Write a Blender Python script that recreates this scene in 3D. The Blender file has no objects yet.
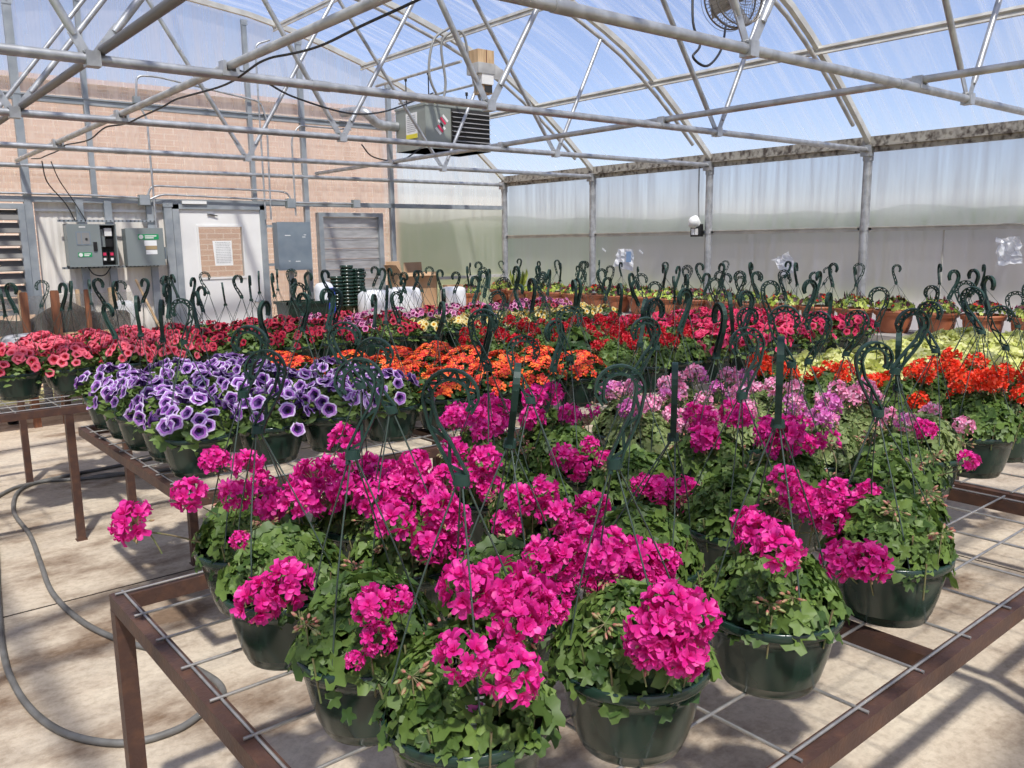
import bpy, math, random
from mathutils import Vector, Matrix, Quaternion, noise
PI = math.pi
rnd = random.Random(11)
SC = bpy.context.scene
COL = SC.collection

# ---------------------------------------------------------------- camera
YAW, PIT, ROL, F = 0.6908, 0.1686, -0.0142, 834.15
CAM = Vector((-7.833, -9.591, 1.65))
fw = Vector((math.sin(YAW)*math.cos(PIT), math.cos(YAW)*math.cos(PIT), -math.sin(PIT)))
rt0 = Vector((math.cos(YAW), -math.sin(YAW), 0)); up0 = rt0.cross(fw)
rt = rt0*math.cos(ROL)+up0*math.sin(ROL); up = up0*math.cos(ROL)-rt0*math.sin(ROL)
cd = bpy.data.cameras.new('camera'); cam = bpy.data.objects.new('camera', cd); COL.objects.link(cam)
cd.sensor_width = 36; cd.lens = F/1024*36; cd.clip_start = 0.05; cd.clip_end = 500
cam.matrix_world = Matrix(((rt.x, up.x, -fw.x, CAM.x), (rt.y, up.y, -fw.y, CAM.y), (rt.z, up.z, -fw.z, CAM.z), (0, 0, 0, 1)))
SC.camera = cam

# ---------------------------------------------------------------- light
SC.view_settings.view_transform = 'Standard'; SC.view_settings.look = 'None'
SC.view_settings.gamma = 1; SC.view_settings.use_curve_mapping = False
SC.view_settings.exposure = 0.14
w = bpy.data.worlds.new('sky'); SC.world = w; w.use_nodes = True
nt = w.node_tree; nt.nodes.clear()
o_ = nt.nodes.new('ShaderNodeOutputWorld'); bg = nt.nodes.new('ShaderNodeBackground')
sky = nt.nodes.new('ShaderNodeTexSky'); sky.sky_type = 'NISHITA'; sky.sun_disc = False
sky.sun_elevation = math.radians(58); sky.sun_rotation = math.radians(205); sky.air_density = 1.0; sky.dust_density = .6; sky.ozone_density = 4
tc = nt.nodes.new('ShaderNodeTexCoord'); cn = nt.nodes.new('ShaderNodeTexNoise'); cn.inputs['Scale'].default_value = 2.2
cn.inputs['Detail'].default_value = 5
cr = nt.nodes.new('ShaderNodeValToRGB'); cr.color_ramp.elements[0].position = .46; cr.color_ramp.elements[1].position = .72
mp = nt.nodes.new('ShaderNodeMapping'); mp.inputs['Scale'].default_value = (1, 1, 2.2)
mx = nt.nodes.new('ShaderNodeMix'); mx.data_type = 'RGBA'; mx.inputs['B'].default_value = (3.6, 3.8, 4.2, 1)
ml = nt.nodes.new('ShaderNodeMath'); ml.operation = 'MULTIPLY'; ml.inputs[1].default_value = .6
nt.links.new(tc.outputs['Generated'], mp.inputs[0]); nt.links.new(mp.outputs[0], cn.inputs['Vector'])
nt.links.new(cn.outputs[0], cr.inputs[0]); nt.links.new(cr.outputs[0], ml.inputs[0]); nt.links.new(ml.outputs[0], mx.inputs['Factor'])
tn = nt.nodes.new('ShaderNodeMix'); tn.data_type = 'RGBA'; tn.blend_type = 'MULTIPLY'; tn.inputs['Factor'].default_value = 1; tn.inputs['B'].default_value = (1.0, .86, .90, 1)
nt.links.new(sky.outputs[0], tn.inputs['A']); nt.links.new(tn.outputs['Result'], mx.inputs['A']); nt.links.new(mx.outputs['Result'], bg.inputs[0])
bg.inputs[1].default_value = 0.17
nt.links.new(bg.outputs[0], o_.inputs[0])
sl = bpy.data.lights.new('sun', 'SUN'); sl.energy = 5.2; sl.angle = math.radians(2.0); sl.color = (1, .95, .87)
so = bpy.data.objects.new('sun', sl); COL.objects.link(so)
so.rotation_euler = Vector((.22, .47, -.86)).to_track_quat('-Z', 'Y').to_euler()

def ray(px, py): return fw+rt*((px-512)/F)-up*((py-384)/F)
def at(px, py, x=None, y=None, z=None, depth=None):
    d = ray(px, py)
    if x is not None: t = (x-CAM.x)/d.x
    elif y is not None: t = (y-CAM.y)/d.y
    elif z is not None: t = (z-CAM.z)/d.z
    else: t = depth
    return CAM+d*t
def depth_of(p): return (Vector(p)-CAM).dot(fw)

# ---------------------------------------------------------------- materials
MATS = {}
def mat(name, col, rough=.5, metal=0, col2=None, scale=8, island=False, stretch=(1, 1, 1), detail=4, lo=.4, hi=.6, bump=0, bscale=60, transl=0, spec=.5, coat=0, emit=None):
    m = bpy.data.materials.new(name); m.use_nodes = True; n = m.node_tree; b = n.nodes['Principled BSDF']
    b.inputs['Base Color'].default_value = (*col, 1); b.inputs['Roughness'].default_value = rough; b.inputs['Metallic'].default_value = metal
    b.inputs['Specular IOR Level'].default_value = spec
    if coat: b.inputs['Coat Weight'].default_value = coat
    t = n.nodes.new('ShaderNodeTexCoord'); mp = n.nodes.new('ShaderNodeMapping'); mp.inputs['Scale'].default_value = stretch
    n.links.new(t.outputs['Object'], mp.inputs[0])
    cs = None
    if col2:
        z = n.nodes.new('ShaderNodeTexNoise'); z.inputs['Scale'].default_value = scale; z.inputs['Detail'].default_value = detail
        r = n.nodes.new('ShaderNodeValToRGB'); r.color_ramp.elements[0].position = lo; r.color_ramp.elements[1].position = hi
        r.color_ramp.elements[0].color = (*col, 1); r.color_ramp.elements[1].color = (*col2, 1)
        n.links.new(mp.outputs[0], z.inputs['Vector'])
        if island:
            g = n.nodes.new('ShaderNodeNewGeometry'); n.links.new(g.outputs['Random Per Island'], r.inputs[0])
        else: n.links.new(z.outputs[0], r.inputs[0])
        n.links.new(r.outputs[0], b.inputs['Base Color'])
        cs = r.outputs[0]
    if bump:
        z = n.nodes.new('ShaderNodeTexNoise'); z.inputs['Scale'].default_value = bscale; z.inputs['Detail'].default_value = 4
        bp = n.nodes.new('ShaderNodeBump'); bp.inputs['Strength'].default_value = bump; bp.inputs['Distance'].default_value = .01
        n.links.new(mp.outputs[0], z.inputs['Vector']); n.links.new(z.outputs[0], bp.inputs['Height']); n.links.new(bp.outputs[0], b.inputs['Normal'])
    if transl:
        tr = n.nodes.new('ShaderNodeBsdfTranslucent'); tr.inputs[0].default_value = (*[min(1, c*1.25) for c in col], 1)
        if cs: n.links.new(cs, tr.inputs[0])
        ms = n.nodes.new('ShaderNodeMixShader'); ms.inputs[0].default_value = transl
        n.links.new(b.outputs[0], ms.inputs[1]); n.links.new(tr.outputs[0], ms.inputs[2]); n.links.new(ms.outputs[0], n.nodes['Material Output'].inputs[0])
    if emit: b.inputs['Emission Color'].default_value = (*col, 1); b.inputs['Emission Strength'].default_value = emit
    MATS[name] = m; return m

def poly(name, tint, white, clear_lo, clear_hi, stretch, scale, blur=.0, n0=.3, n1=.7):
    """corrugated polycarbonate: clear share varies in streaks, rest scatters white"""
    m = bpy.data.materials.new(name); m.use_nodes = True; n = m.node_tree; n.nodes.clear(); N = n.nodes.new; L = n.links.new
    out = N('ShaderNodeOutputMaterial'); tr = N('ShaderNodeBsdfTransparent'); tr.inputs[0].default_value = (*tint, 1)
    tl = N('ShaderNodeBsdfTranslucent'); tl.inputs[0].default_value = (*white, 1)
    df = N('ShaderNodeBsdfDiffuse'); df.inputs[0].default_value = (*white, 1)
    gl = N('ShaderNodeBsdfGlossy'); gl.inputs['Roughness'].default_value = .25
    m1 = N('ShaderNodeMixShader'); m1.inputs[0].default_value = .4; L(tl.outputs[0], m1.inputs[1]); L(df.outputs[0], m1.inputs[2])
    t = N('ShaderNodeTexCoord'); mp = N('ShaderNodeMapping'); mp.inputs['Scale'].default_value = stretch
    z = N('ShaderNodeTexNoise'); z.inputs['Scale'].default_value = scale; z.inputs['Detail'].default_value = 3; z.inputs['Roughness'].default_value = .65
    mr = N('ShaderNodeMapRange'); mr.inputs[1].default_value = n0; mr.inputs[2].default_value = n1; mr.inputs[3].default_value = clear_lo; mr.inputs[4].default_value = clear_hi
    L(t.outputs['Object'], mp.inputs[0]); L(mp.outputs[0], z.inputs['Vector']); L(z.outputs[0], mr.inputs[0])
    m2 = N('ShaderNodeMixShader'); L(mr.outputs[0], m2.inputs[0]); L(m1.outputs[0], m2.inputs[1])
    if blur:
        rf = N('ShaderNodeBsdfRefraction'); rf.inputs['Roughness'].default_value = blur; rf.inputs['IOR'].default_value = 1.15; rf.inputs[0].default_value = (*tint, 1)
        m4 = N('ShaderNodeMixShader'); m4.inputs[0].default_value = .75
        L(tr.outputs[0], m4.inputs[1]); L(rf.outputs[0], m4.inputs[2]); L(m4.outputs[0], m2.inputs[2])
    else: L(tr.outputs[0], m2.inputs[2])
    m3 = N('ShaderNodeMixShader'); m3.inputs[0].default_value = .04; L(m2.outputs[0], m3.inputs[1]); L(gl.outputs[0], m3.inputs[2]); L(m3.outputs[0], out.inputs[0])
    MATS[name] = m; return m

GALV = mat('galvanised_steel', (.36, .365, .37), .42, .55, (.50, .51, .515), 14, bump=.05)
GALV2 = mat('aged_galvanised', (.40, .39, .37), .5, .35, (.55, .54, .51), 9)
GREYP = mat('grey_painted_post', (.27, .30, .32), .5, .2, (.36, .385, .40), 6)
RUST = mat('rusty_brown_steel', (.085, .045, .035), .55, .2, (.145, .070, .042), 22, lo=.45, hi=.75, bump=.2, bscale=120)
WIRE = mat('mesh_wire', (.33, .32, .31), .4, .6, (.45, .43, .4), 30)
POTG = mat('dark_green_plastic', (.012, .032, .022), .22, 0, (.017, .042, .029), 5, spec=.6)
HOOKG = mat('green_hook_plastic', (.013, .036, .028), .5, 0, (.020, .050, .038), 40, spec=.3)
WIREG = mat('hanger_wire', (.045, .07, .055), .45)
SOIL = mat('potting_soil', (.03, .02, .014), .95, 0, (.06, .042, .028), 60, bump=.6)
TERRA = mat('terracotta_plastic', (.36, .115, .052), .5, 0, (.46, .16, .075), 5)
LEAF = mat('geranium_leaf', (.040, .088, .016), .52, 0, (.17, .26, .052), 9, transl=.3, lo=0, hi=1, island=True)
LEAFP = mat('petunia_leaf', (.08, .15, .03), .5, 0, (.21, .30, .075), 12, transl=.3, lo=0, hi=1, island=True)
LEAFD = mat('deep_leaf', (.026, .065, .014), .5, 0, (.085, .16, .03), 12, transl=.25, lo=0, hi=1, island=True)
CHART = mat('chartreuse_leaf', (.42, .55, .06), .5, 0, (.70, .76, .20), 10, transl=.3, lo=0, hi=1, island=True)
COLEUS = mat('lime_coleus_leaf', (.60, .64, .16), .55, 0, (.88, .86, .46), 9, transl=.3, lo=0, hi=1, island=True)
LEAFL = mat('variegated_pale_leaf', (.12, .19, .05), .5, 0, (.36, .42, .17), 9, lo=0, hi=1, island=True, transl=.3)
DARKLEAF = mat('burgundy_leaf', (.06, .012, .02), .5, 0, (.13, .03, .04), 12, lo=0, hi=1, island=True)
STEM = mat('flower_stem', (.14, .19, .06), .5, 0, (.22, .17, .09), 30)
BUD = mat('flower_bud', (.25, .27, .10), .5, 0, (.45, .13, .12), 60)
MAG = mat('magenta_petal', (.70, .010, .26), .5, 0, (.88, .055, .42), 30, transl=.3, lo=0, hi=1, island=True)
LPINK = mat('pale_pink_petal', (.90, .24, .46), .5, 0, (.95, .60, .76), 40, transl=.3, lo=0, hi=1, island=True)
VIOL = mat('orchid_petal', (.72, .12, .50), .5, 0, (.86, .36, .68), 40, transl=.3, lo=0, hi=1, island=True)
ORED = mat('orange_red_petal', (.84, .035, .012), .5, 0, (.92, .10, .03), 30, transl=.25, lo=0, hi=1, island=True)
RED = mat('red_petal', (.50, .004, .018), .5, 0, (.66, .012, .03), 30, transl=.25, lo=0, hi=1, island=True)
CORAL = mat('coral_petal', (.84, .10, .17), .5, 0, (.88, .18, .24), 14, transl=.3, lo=0, hi=1, island=True)
CORALT = mat('coral_throat', (.42, .012, .03), .6)
CRIM = mat('crimson_petal', (.36, .006, .035), .5, 0, (.62, .02, .06), 14, transl=.25, lo=0, hi=1, island=True)
CRIMT = mat('crimson_throat', (.12, .002, .012), .6)
ROSE = mat('rose_petal', (.72, .02, .10), .5, 0, (.84, .07, .2), 14, transl=.3, lo=0, hi=1, island=True)
ROSET = mat('rose_throat', (.40, .006, .04), .6)
PURP = mat('purple_petal', (.30, .07, .42), .5, 0, (.46, .20, .60), 30, transl=.3)
PURPE = mat('lilac_petal_edge', (.52, .34, .68), .5, 0, (.78, .66, .86), 40, transl=.3)
PURPT = mat('purple_throat', (.035, .004, .09), .6)
LANO = mat('lantana_orange', (.84, .09, .01), .5, 0, (.90, .20, .015), 50)
LANR = mat('lantana_red', (.56, .012, .008), .5, 0, (.74, .035, .012), 50)
CREAM = mat('cream_petal', (.80, .66, .22), .5, 0, (.86, .78, .45), 30, transl=.3, lo=0, hi=1, island=True)
YELT = mat('yellow_throat', (.70, .40, .03), .6)
VERB = mat('violet_pink_petal', (.45, .03, .22), .5, 0, (.62, .12, .38), 30, transl=.3, lo=0, hi=1, island=True)
VERBT = mat('dark_violet_throat', (.15, .006, .07), .6)
WHITE = mat('white_paint', (.74, .73, .70), .5, 0, (.80, .79, .76), 3)
PAPER = mat('white_paper', (.82, .82, .80), .7, bump=.1, bscale=20)
PANELW = mat('cream_wall_panel', (.80, .74, .66), .6, 0, (.86, .81, .73), 3, stretch=(4, 1, .4))
BOXG = mat('electric_box_grey', (.23, .26, .255), .4, .1)
BOXB = mat('electric_box_blue_grey', (.19, .235, .275), .45, .1, (.22, .265, .30), 7)
BLACK = mat('black_plastic', (.012, .012, .012), .4)
DARK = mat('dark_cavity', (.03, .028, .026), .7)
STICK = mat('sticker_green', (.01, .30, .10), .5)
STICKB = mat('sticker_tan', (.40, .30, .16), .5)
STICKY = mat('sticker_yellow', (.75, .65, .05), .5)
STICKR = mat('sticker_red', (.65, .03, .10), .5)
HEAT = mat('heater_sheet_metal', (.27, .29, .255), .45, .15, (.30, .32, .285), 5)
SLATG = mat('louver_aluminium', (.42, .41, .40), .45, .4, (.52, .51, .50), 5, stretch=(1, 1, 5))
WOODT = mat('light_wood', (.46, .30, .16), .6, 0, (.60, .42, .24), 6, stretch=(6, 6, 1))
WOODR = mat('red_brown_wood', (.15, .06, .03), .6, 0, (.24, .09, .04), 8, stretch=(5, 5, 1))
CARD = mat('cardboard', (.42, .26, .14), .8, 0, (.48, .31, .18), 6)
BAGW = mat('white_bag_plastic', (.74, .75, .77), .35, 0, (.82, .83, .85), 7, bump=.5, bscale=12)
BAGB = mat('blue_bag_print', (.02, .04, .40), .4)
PLASG = mat('grey_plastic_wrap', (.12, .12, .13), .3, 0, (.42, .43, .45), 12, bump=.7, bscale=18)
HOSE = mat('grey_rubber_hose', (.115, .11, .10), .55, 0, (.16, .155, .145), 12)
CABLE = mat('black_cable', (.015, .015, .016), .5)
CABLEG = mat('grey_cable', (.25, .25, .24), .5)
GUT = mat('stained_gutter', (.42, .39, .33), .6, .1, (.085, .065, .05), 7, stretch=(1, 3, 2.5), lo=.44, hi=.66, detail=10)
ALU = mat('weathered_aluminium', (.50, .48, .43), .5, .25, (.62, .60, .54), 6)
POLYR = poly('roof_polycarbonate', (.93, .96, 1.0), (.84, .86, .92), .90, .55, (.22, 7, .22), 1.6, 0, .45, .74)
POLYS = poly('side_polycarbonate', (.84, .87, .91), (.60, .59, .59), .80, .36, (1, 7, .30), 2.0, .30)
POLYC = poly('corner_polycarbonate', (.88, .88, .84), (.70, .70, .62), .74, .42, (7, 1, .30), 2.0, .30)
POLYG = poly('gable_polycarbonate', (.92, .90, .88), (.90, .80, .72), .84, .58, (5, 1, .35), 1.6, .08)
GRASS = mat('outside_grass', (.20, .24, .08), .9, 0, (.36, .36, .17), .25, detail=3)
GRAVEL = mat('outside_gravel', (.40, .34, .29), .9, 0, (.50, .44, .38), .3, detail=3)
TREES = mat('outside_tree_line', (.08, .11, .055), .9, 0, (.13, .15, .09), .5)

def brick(name, c1, c2, mortar, s):
    m = bpy.data.materials.new(name); m.use_nodes = True; n = m.node_tree; b = n.nodes['Principled BSDF']; b.inputs['Roughness'].default_value = .85
    t = n.nodes.new('ShaderNodeTexCoord'); mp = n.nodes.new('ShaderNodeMapping'); mp.inputs['Rotation'].default_value = (PI/2, 0, 0)
    k = n.nodes.new('ShaderNodeTexBrick'); k.inputs['Color1'].default_value = (*c1, 1); k.inputs['Color2'].default_value = (*c2, 1); k.inputs['Mortar'].default_value = (*mortar, 1)
    k.inputs['Scale'].default_value = s; k.inputs['Mortar Size'].default_value = .014; k.inputs['Brick Width'].default_value = .5; k.inputs['Row Height'].default_value = .16
    n.links.new(t.outputs['Object'], mp.inputs[0]); n.links.new(mp.outputs[0], k.inputs[0]); n.links.new(k.outputs[0], b.inputs['Base Color']); return m
BRICK = brick('tan_brick', (.62, .43, .33), (.67, .48, .375), (.80, .69, .59), 2.1)

def floor_mat():
    m = bpy.data.materials.new('stained_concrete'); m.use_nodes = True; n = m.node_tree; N = n.nodes.new; L = n.links.new; b = n.nodes['Principled BSDF']
    b.inputs['Roughness'].default_value = .85
    t = N('ShaderNodeTexCoord'); z1 = N('ShaderNodeTexNoise'); z1.inputs['Scale'].default_value = 1.1; z1.inputs['Detail'].default_value = 8; z1.inputs['Roughness'].default_value = .65
    mpn = N('ShaderNodeMapping'); mpn.inputs['Scale'].default_value = (1, 1.6, 1)
    L(t.outputs['Object'], mpn.inputs[0]); L(mpn.outputs[0], z1.inputs['Vector'])
    r = N('ShaderNodeValToRGB'); e = r.color_ramp.elements; e[0].position = .36; e[0].color = (.20, .13, .08, 1); e[1].position = .50; e[1].color = (.55, .455, .345, 1)
    q = e.new(.66); q.color = (.66, .57, .44, 1)
    L(z1.outputs[0], r.inputs[0])
    z2 = N('ShaderNodeTexNoise'); z2.inputs['Scale'].default_value = 30; z2.inputs['Detail'].default_value = 6; z2.inputs['Roughness'].default_value = .7
    L(t.outputs['Object'], z2.inputs['Vector']); r2 = N('ShaderNodeValToRGB'); r2.color_ramp.elements[0].position = .36; r2.color_ramp.elements[0].color = (.50, .46, .42, 1); r2.color_ramp.elements[1].position = .56
    L(z2.outputs[0], r2.inputs[0]); mm = N('ShaderNodeMix'); mm.data_type = 'RGBA'; mm.blend_type = 'MULTIPLY'; mm.inputs['Factor'].default_value = .42
    L(r.outputs[0], mm.inputs['A']); L(r2.outputs[0], mm.inputs['B']); L(mm.outputs['Result'], b.inputs['Base Color'])
    bp = N('ShaderNodeBump'); bp.inputs['Strength'].default_value = .35; bp.inputs['Distance'].default_value = .02; L(z2.outputs[0], bp.inputs['Height']); L(bp.outputs[0], b.inputs['Normal'])
    return m
FLOOR = floor_mat()

# ---------------------------------------------------------------- mesh builder
class MB:
    def __init__(s): s.v = []; s.f = []; s.m = []; s.mats = []; s.sm = []
    def mi(s, m):
        if m not in s.mats: s.mats.append(m)
        return s.mats.index(m)
    def add(s, vs, fs, m, smooth=False):
        o = len(s.v); k = s.mi(m); s.v += [tuple(v) for v in vs]
        for f in fs: s.f.append([i+o for i in f]); s.m.append(k); s.sm.append(smooth)
    def box(s, a, b, m):
        x0, y0, z0 = a; x1, y1, z1 = b
        s.add([(x0, y0, z0), (x1, y0, z0), (x1, y1, z0), (x0, y1, z0), (x0, y0, z1), (x1, y0, z1), (x1, y1, z1), (x0, y1, z1)],
              [(0, 3, 2, 1), (4, 5, 6, 7), (0, 1, 5, 4), (1, 2, 6, 5), (2, 3, 7, 6), (3, 0, 4, 7)], m)
    def bar(s, a, b, w_, h_, m, upv=(0, 0, 1)):
        a, b = Vector(a), Vector(b); d = (b-a).normalized(); u = Vector(upv)
        if abs(d.dot(u)) > .95: u = Vector((0, 1, 0))
        r = d.cross(u).normalized(); u = r.cross(d)
        vs = [p+r*(i*w_/2)+u*(j*h_/2) for p in (a, b) for i, j in ((-1, -1), (1, -1), (1, 1), (-1, 1))]
        s.add(vs, [(0, 1, 2, 3), (7, 6, 5, 4), (0, 4, 5, 1), (1, 5, 6, 2), (2, 6, 7, 3), (3, 7, 4, 0)], m)
    def tube(s, pts, r, m, n=8, caps=True):
        pts = [Vector(p) for p in pts]; rings = []; prev = None
        for i, p in enumerate(pts):
            d = (pts[min(i+1, len(pts)-1)]-pts[max(i-1, 0)]).normalized()
            if prev is None:
                u = Vector((0, 0, 1)) if abs(d.z) < .9 else Vector((1, 0, 0))
                a = d.cross(u).normalized()
            else: a = (prev-d*prev.dot(d)).normalized()
            prev = a; b = d.cross(a)
            rr = r[i] if isinstance(r, (list, tuple)) else r
            rings.append([p+a*(math.cos(2*PI*k/n)*rr)+b*(math.sin(2*PI*k/n)*rr) for k in range(n)])
        vs = [v for q in rings for v in q]; fs = []
        for i in range(len(pts)-1):
            for k in range(n): fs.append((i*n+k, i*n+(k+1) % n, (i+1)*n+(k+1) % n, (i+1)*n+k))
        s.add(vs, fs, m, True)
        if caps: s.add(rings[0], [tuple(reversed(range(n)))], m); s.add(rings[-1], [tuple(range(n))], m)
    def lathe(s, prof, m, n=24, c=(0, 0, 0)):
        vs = []; fs = []
        for r, z in prof: vs += [(c[0]+r*math.cos(2*PI*k/n), c[1]+r*math.sin(2*PI*k/n), c[2]+z) for k in range(n)]
        for i in range(len(prof)-1):
            for k in range(n): fs.append((i*n+k, i*n+(k+1) % n, (i+1)*n+(k+1) % n, (i+1)*n+k))
        s.add(vs, fs, m, True)
    def mesh(s, name):
        me = bpy.data.meshes.new(name); me.from_pydata(s.v, [], s.f); me.materials.clear()
        for m in s.mats: me.materials.append(m)
        me.polygons.foreach_set('material_index', s.m); me.polygons.foreach_set('use_smooth', s.sm); me.update(); return me
    def build(s, name, parent=None): return obj(name, s.mesh(name), parent)
def obj(name, me, parent=None, loc=None, rz=None):
    o = bpy.data.objects.new(name, me); COL.objects.link(o)
    if parent: o.parent = parent
    if loc is not None: o.location = loc
    if rz is not None: o.rotation_euler = (0, 0, rz)
    return o
def tag(o, label=None, cat=None, group=None, kind=None):
    if label: o['label'] = label
    if cat: o['category'] = cat
    if group: o['group'] = group
    if kind: o['kind'] = kind
    return o
def thing(name, label, cat, loc=(0, 0, 0), rz=0, group=None):
    o = bpy.data.objects.new(name, None); o.empty_display_size = .1; COL.objects.link(o); o.location = loc; o.rotation_euler = (0, 0, rz)
    return tag(o, label, cat, group)
def place(o, mbs):
    """parts authored in world space under a root moved to its base"""
    inv = Matrix.Translation(-Vector(o.location))
    for c in o.children: c.matrix_parent_inverse = inv
def struct(name, mb): return tag(mb.build(name), kind='structure')
def bez(pts, n=8):
    """smooth curve through points (Catmull-Rom)"""
    P = [Vector(p) for p in pts]; P = [P[0]*2-P[1]]+P+[P[-1]*2-P[-2]]; out = []
    for i in range(1, len(P)-2):
        for k in range(n):
            t = k/n; a, b, c, d = P[i-1:i+3]
            out.append(.5*((2*b)+(c-a)*t+(2*a-5*b+4*c-d)*t*t+(3*b-a-3*c+d)*t**3))
    return out+[P[-2]]
ORD = ['zeroth', 'first', 'second', 'third', 'fourth', 'fifth', 'sixth', 'seventh', 'eighth', 'ninth', 'tenth', 'eleventh', 'twelfth', 'thirteenth', 'fourteenth', 'fifteenth', 'sixteenth', 'seventeenth', 'eighteenth', 'nineteenth', 'twentieth', 'twenty first', 'twenty second', 'twenty third', 'twenty fourth', 'twenty fifth', 'twenty sixth', 'twenty seventh', 'twenty eighth']

# ---------------------------------------------------------------- the greenhouse shell
S = 1.83; H = 2.46; W = 9.15; KMAX = 7
AX = [0, .5, 1.0, 1.5, 2.2, 3.0, 3.7, 4.575]; AZ = [2.50, 2.90, 3.26, 3.55, 3.83, 4.07, 4.21, 4.30]
def archz(x):
    u = abs(x); u = min(u, W-u)
    for i in range(len(AX)-1):
        if u <= AX[i+1]:
            t = (u-AX[i])/(AX[i+1]-AX[i]); return AZ[i]+(AZ[i+1]-AZ[i])*t
    return AZ[-1]
ARCHX = [-W*i/32 for i in range(33)]
def arch_pts(y, dz=0, dn=0):
    P = [Vector((x, y, archz(x))) for x in ARCHX]; P = bez(P, 2) if False else P
    out = []
    for i, p in enumerate(P):
        d = (P[min(i+1, 32)]-P[max(i-1, 0)]).normalized(); n = Vector((d.z, 0, -d.x)); n = n if n.z > 0 else -n
        out.append(p+n*dn+Vector((0, 0, dz)))
    return out
b = MB(); b.box((-9.3, -12.9, -.12), (.1, .08, 0), FLOOR); struct('floor', b)
b = MB()   # expansion joints
for y in (-5.36, -1.7, -9.0): b.box((-9.2, y-.006, -.001), (0, y+.006, .0012), SOIL)
for x in (-3.4, -.75): b.box((x-.006, -12.8, -.001), (x+.006, 0, .0012), SOIL)
struct('trim_1', b)
b = MB(); b.box((-80, -60, -.3), (90, 120, -.13), GRASS); struct('ground', b)
b = MB(); b.box((.15, -50, -.128), (15.5, 1.5, -.11), GRAVEL); struct('ground_gravel', b)
# roof skin
b = MB(); P = arch_pts(0, 0, .05); vs = []; fs = []
for y in (.03, -12.84): vs += [(p.x, y, p.z) for p in P]
for i in range(32): fs.append((i, i+1, 34+i, 33+i))
b.add(vs, fs, POLYR, True); struct('ceiling', b)
# side walls (twin wall sheet) and end wall sheets
def sheet(name, a, c, m):
    b = MB(); b.box(a, c, m); return struct(name, b)
def plane(name, vs, m):
    b = MB(); b.add(vs, [tuple(range(len(vs)))], m); return struct(name, b)
plane('wall_right', [(.035, -12.8, .0), (.035, .03, .0), (.035, .03, 2.44), (.035, -12.8, 2.44)], POLYS)
plane('wall_left', [(-W-.035, -12.8, .0), (-W-.035, .03, .0), (-W-.035, .03, 2.44), (-W-.035, -12.8, 2.44)], POLYS)
plane('wall_near', [(-W, -12.83, 0), (0, -12.83, 0)]+[(p.x, -12.83, p.z) for p in arch_pts(0, 0, .04)], POLYG)
GX = [-6.28, -4.80]  # opaque panels stop here
plane('wall_far', [(p.x, .035, p.z) for p in arch_pts(0, 0, .04)]+[(-W, .035, 2.15), (0, .035, 2.15)], POLYG)
plane('wall_far_lower_right', [(-3.68, .035, 0), (-1.9, .035, 0), (-1.9, .035, 2.15), (-3.68, .035, 2.15)], POLYG)
plane('wall_far_corner', [(-1.9, .035, 0), (0, .035, 0), (0, .035, 2.15), (-1.9, .035, 2.15)], POLYC)
plane('wall_far_lower_left', [(-W, .035, 0), (-7.1, .035, 0), (-7.1, .035, 2.15), (-W, .035, 2.15)], POLYG)
b = MB()   # cream corrugated panel between louver and door
n = 40; xs = [-6.06+(1.26)*i/n for i in range(n+1)]
vs = [(x, .03+(.003 if i % 2 else -.002), z) for z in (0, 2.11) for i, x in enumerate(xs)]
b.add(vs, [(i, i+1, n+2+i, n+1+i) for i in range(n)], PANELW); b.box((-6.06, -.0, 2.02), (-4.82, .03, 2.045), WHITE); struct('wall_far_panel', b)
# gutters and sills
b = MB(); b.box((-.05, -12.8, 2.50), (.03, 0, 2.58), GUT); b.box((-.035, -12.8, 2.44), (.03, 0, 2.497), GUT); b.box((-.075, -12.8, 2.485), (.03, 0, 2.502), GUT)
g = struct('trim_2', b)
b = MB(); b.box((-.03, -12.8, 1.70), (.032, 0, 1.742), ALU); b.box((-.045, -12.8, 1.738), (.032, 0, 1.748), ALU); b.box((-.02, -12.8, 0), (.03, 0, .12), ALU); struct('trim_3', b)
b = MB()
for k in range(1, 8): 
    y = -k*S-.72
    if k == 3: b.box((.02, y-.006, .12), (.034, y+.006, 1.70), ALU)
struct('trim_4', b)
b = MB()
b.box((-W-.03, -12.8, 2.46), (-W+.03, 0, 2.56), GUT)
struct('trim_5', b)

# side wall posts
for k in range(0, KMAX):
    y = -k*S if k else -.04
    t = thing('wall_post', ['galvanised corner post where the two clear walls meet', 'galvanised side wall post next to the corner post', 'galvanised side wall post beside the small floodlight', 'galvanised side wall post farthest right in view'][k] if k < 4 else 'galvanised side wall post out of frame', 'post', (-.03, y, 0)) if k < 4 else None
    if t is None: continue
    b = MB(); b.tube([(0, 0, 0), (0, 0, 2.44)], .041, GALV, 14); b.build('pole', t)
    b = MB(); b.tube([(0, 0, 2.36), (0, 0, 2.50)], .048, GALV, 14); b.box((-.06, -.05, 2.40), (.0, .05, 2.5), GALV)
    for dy in (-.03, .03): b.tube([(-.062, dy, 2.45), (-.072, dy, 2.45)], .008, GALV, 6)
    b.build('eave_bracket', t)
    b = MB(); b.tube([(0, 0, 1.71), (0, 0, 1.75)], .047, GALV, 12); b.box((-.0, -.07, 1.715), (.03, .07, 1.735), GALV); b.build('rail_clamp', t)

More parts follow.
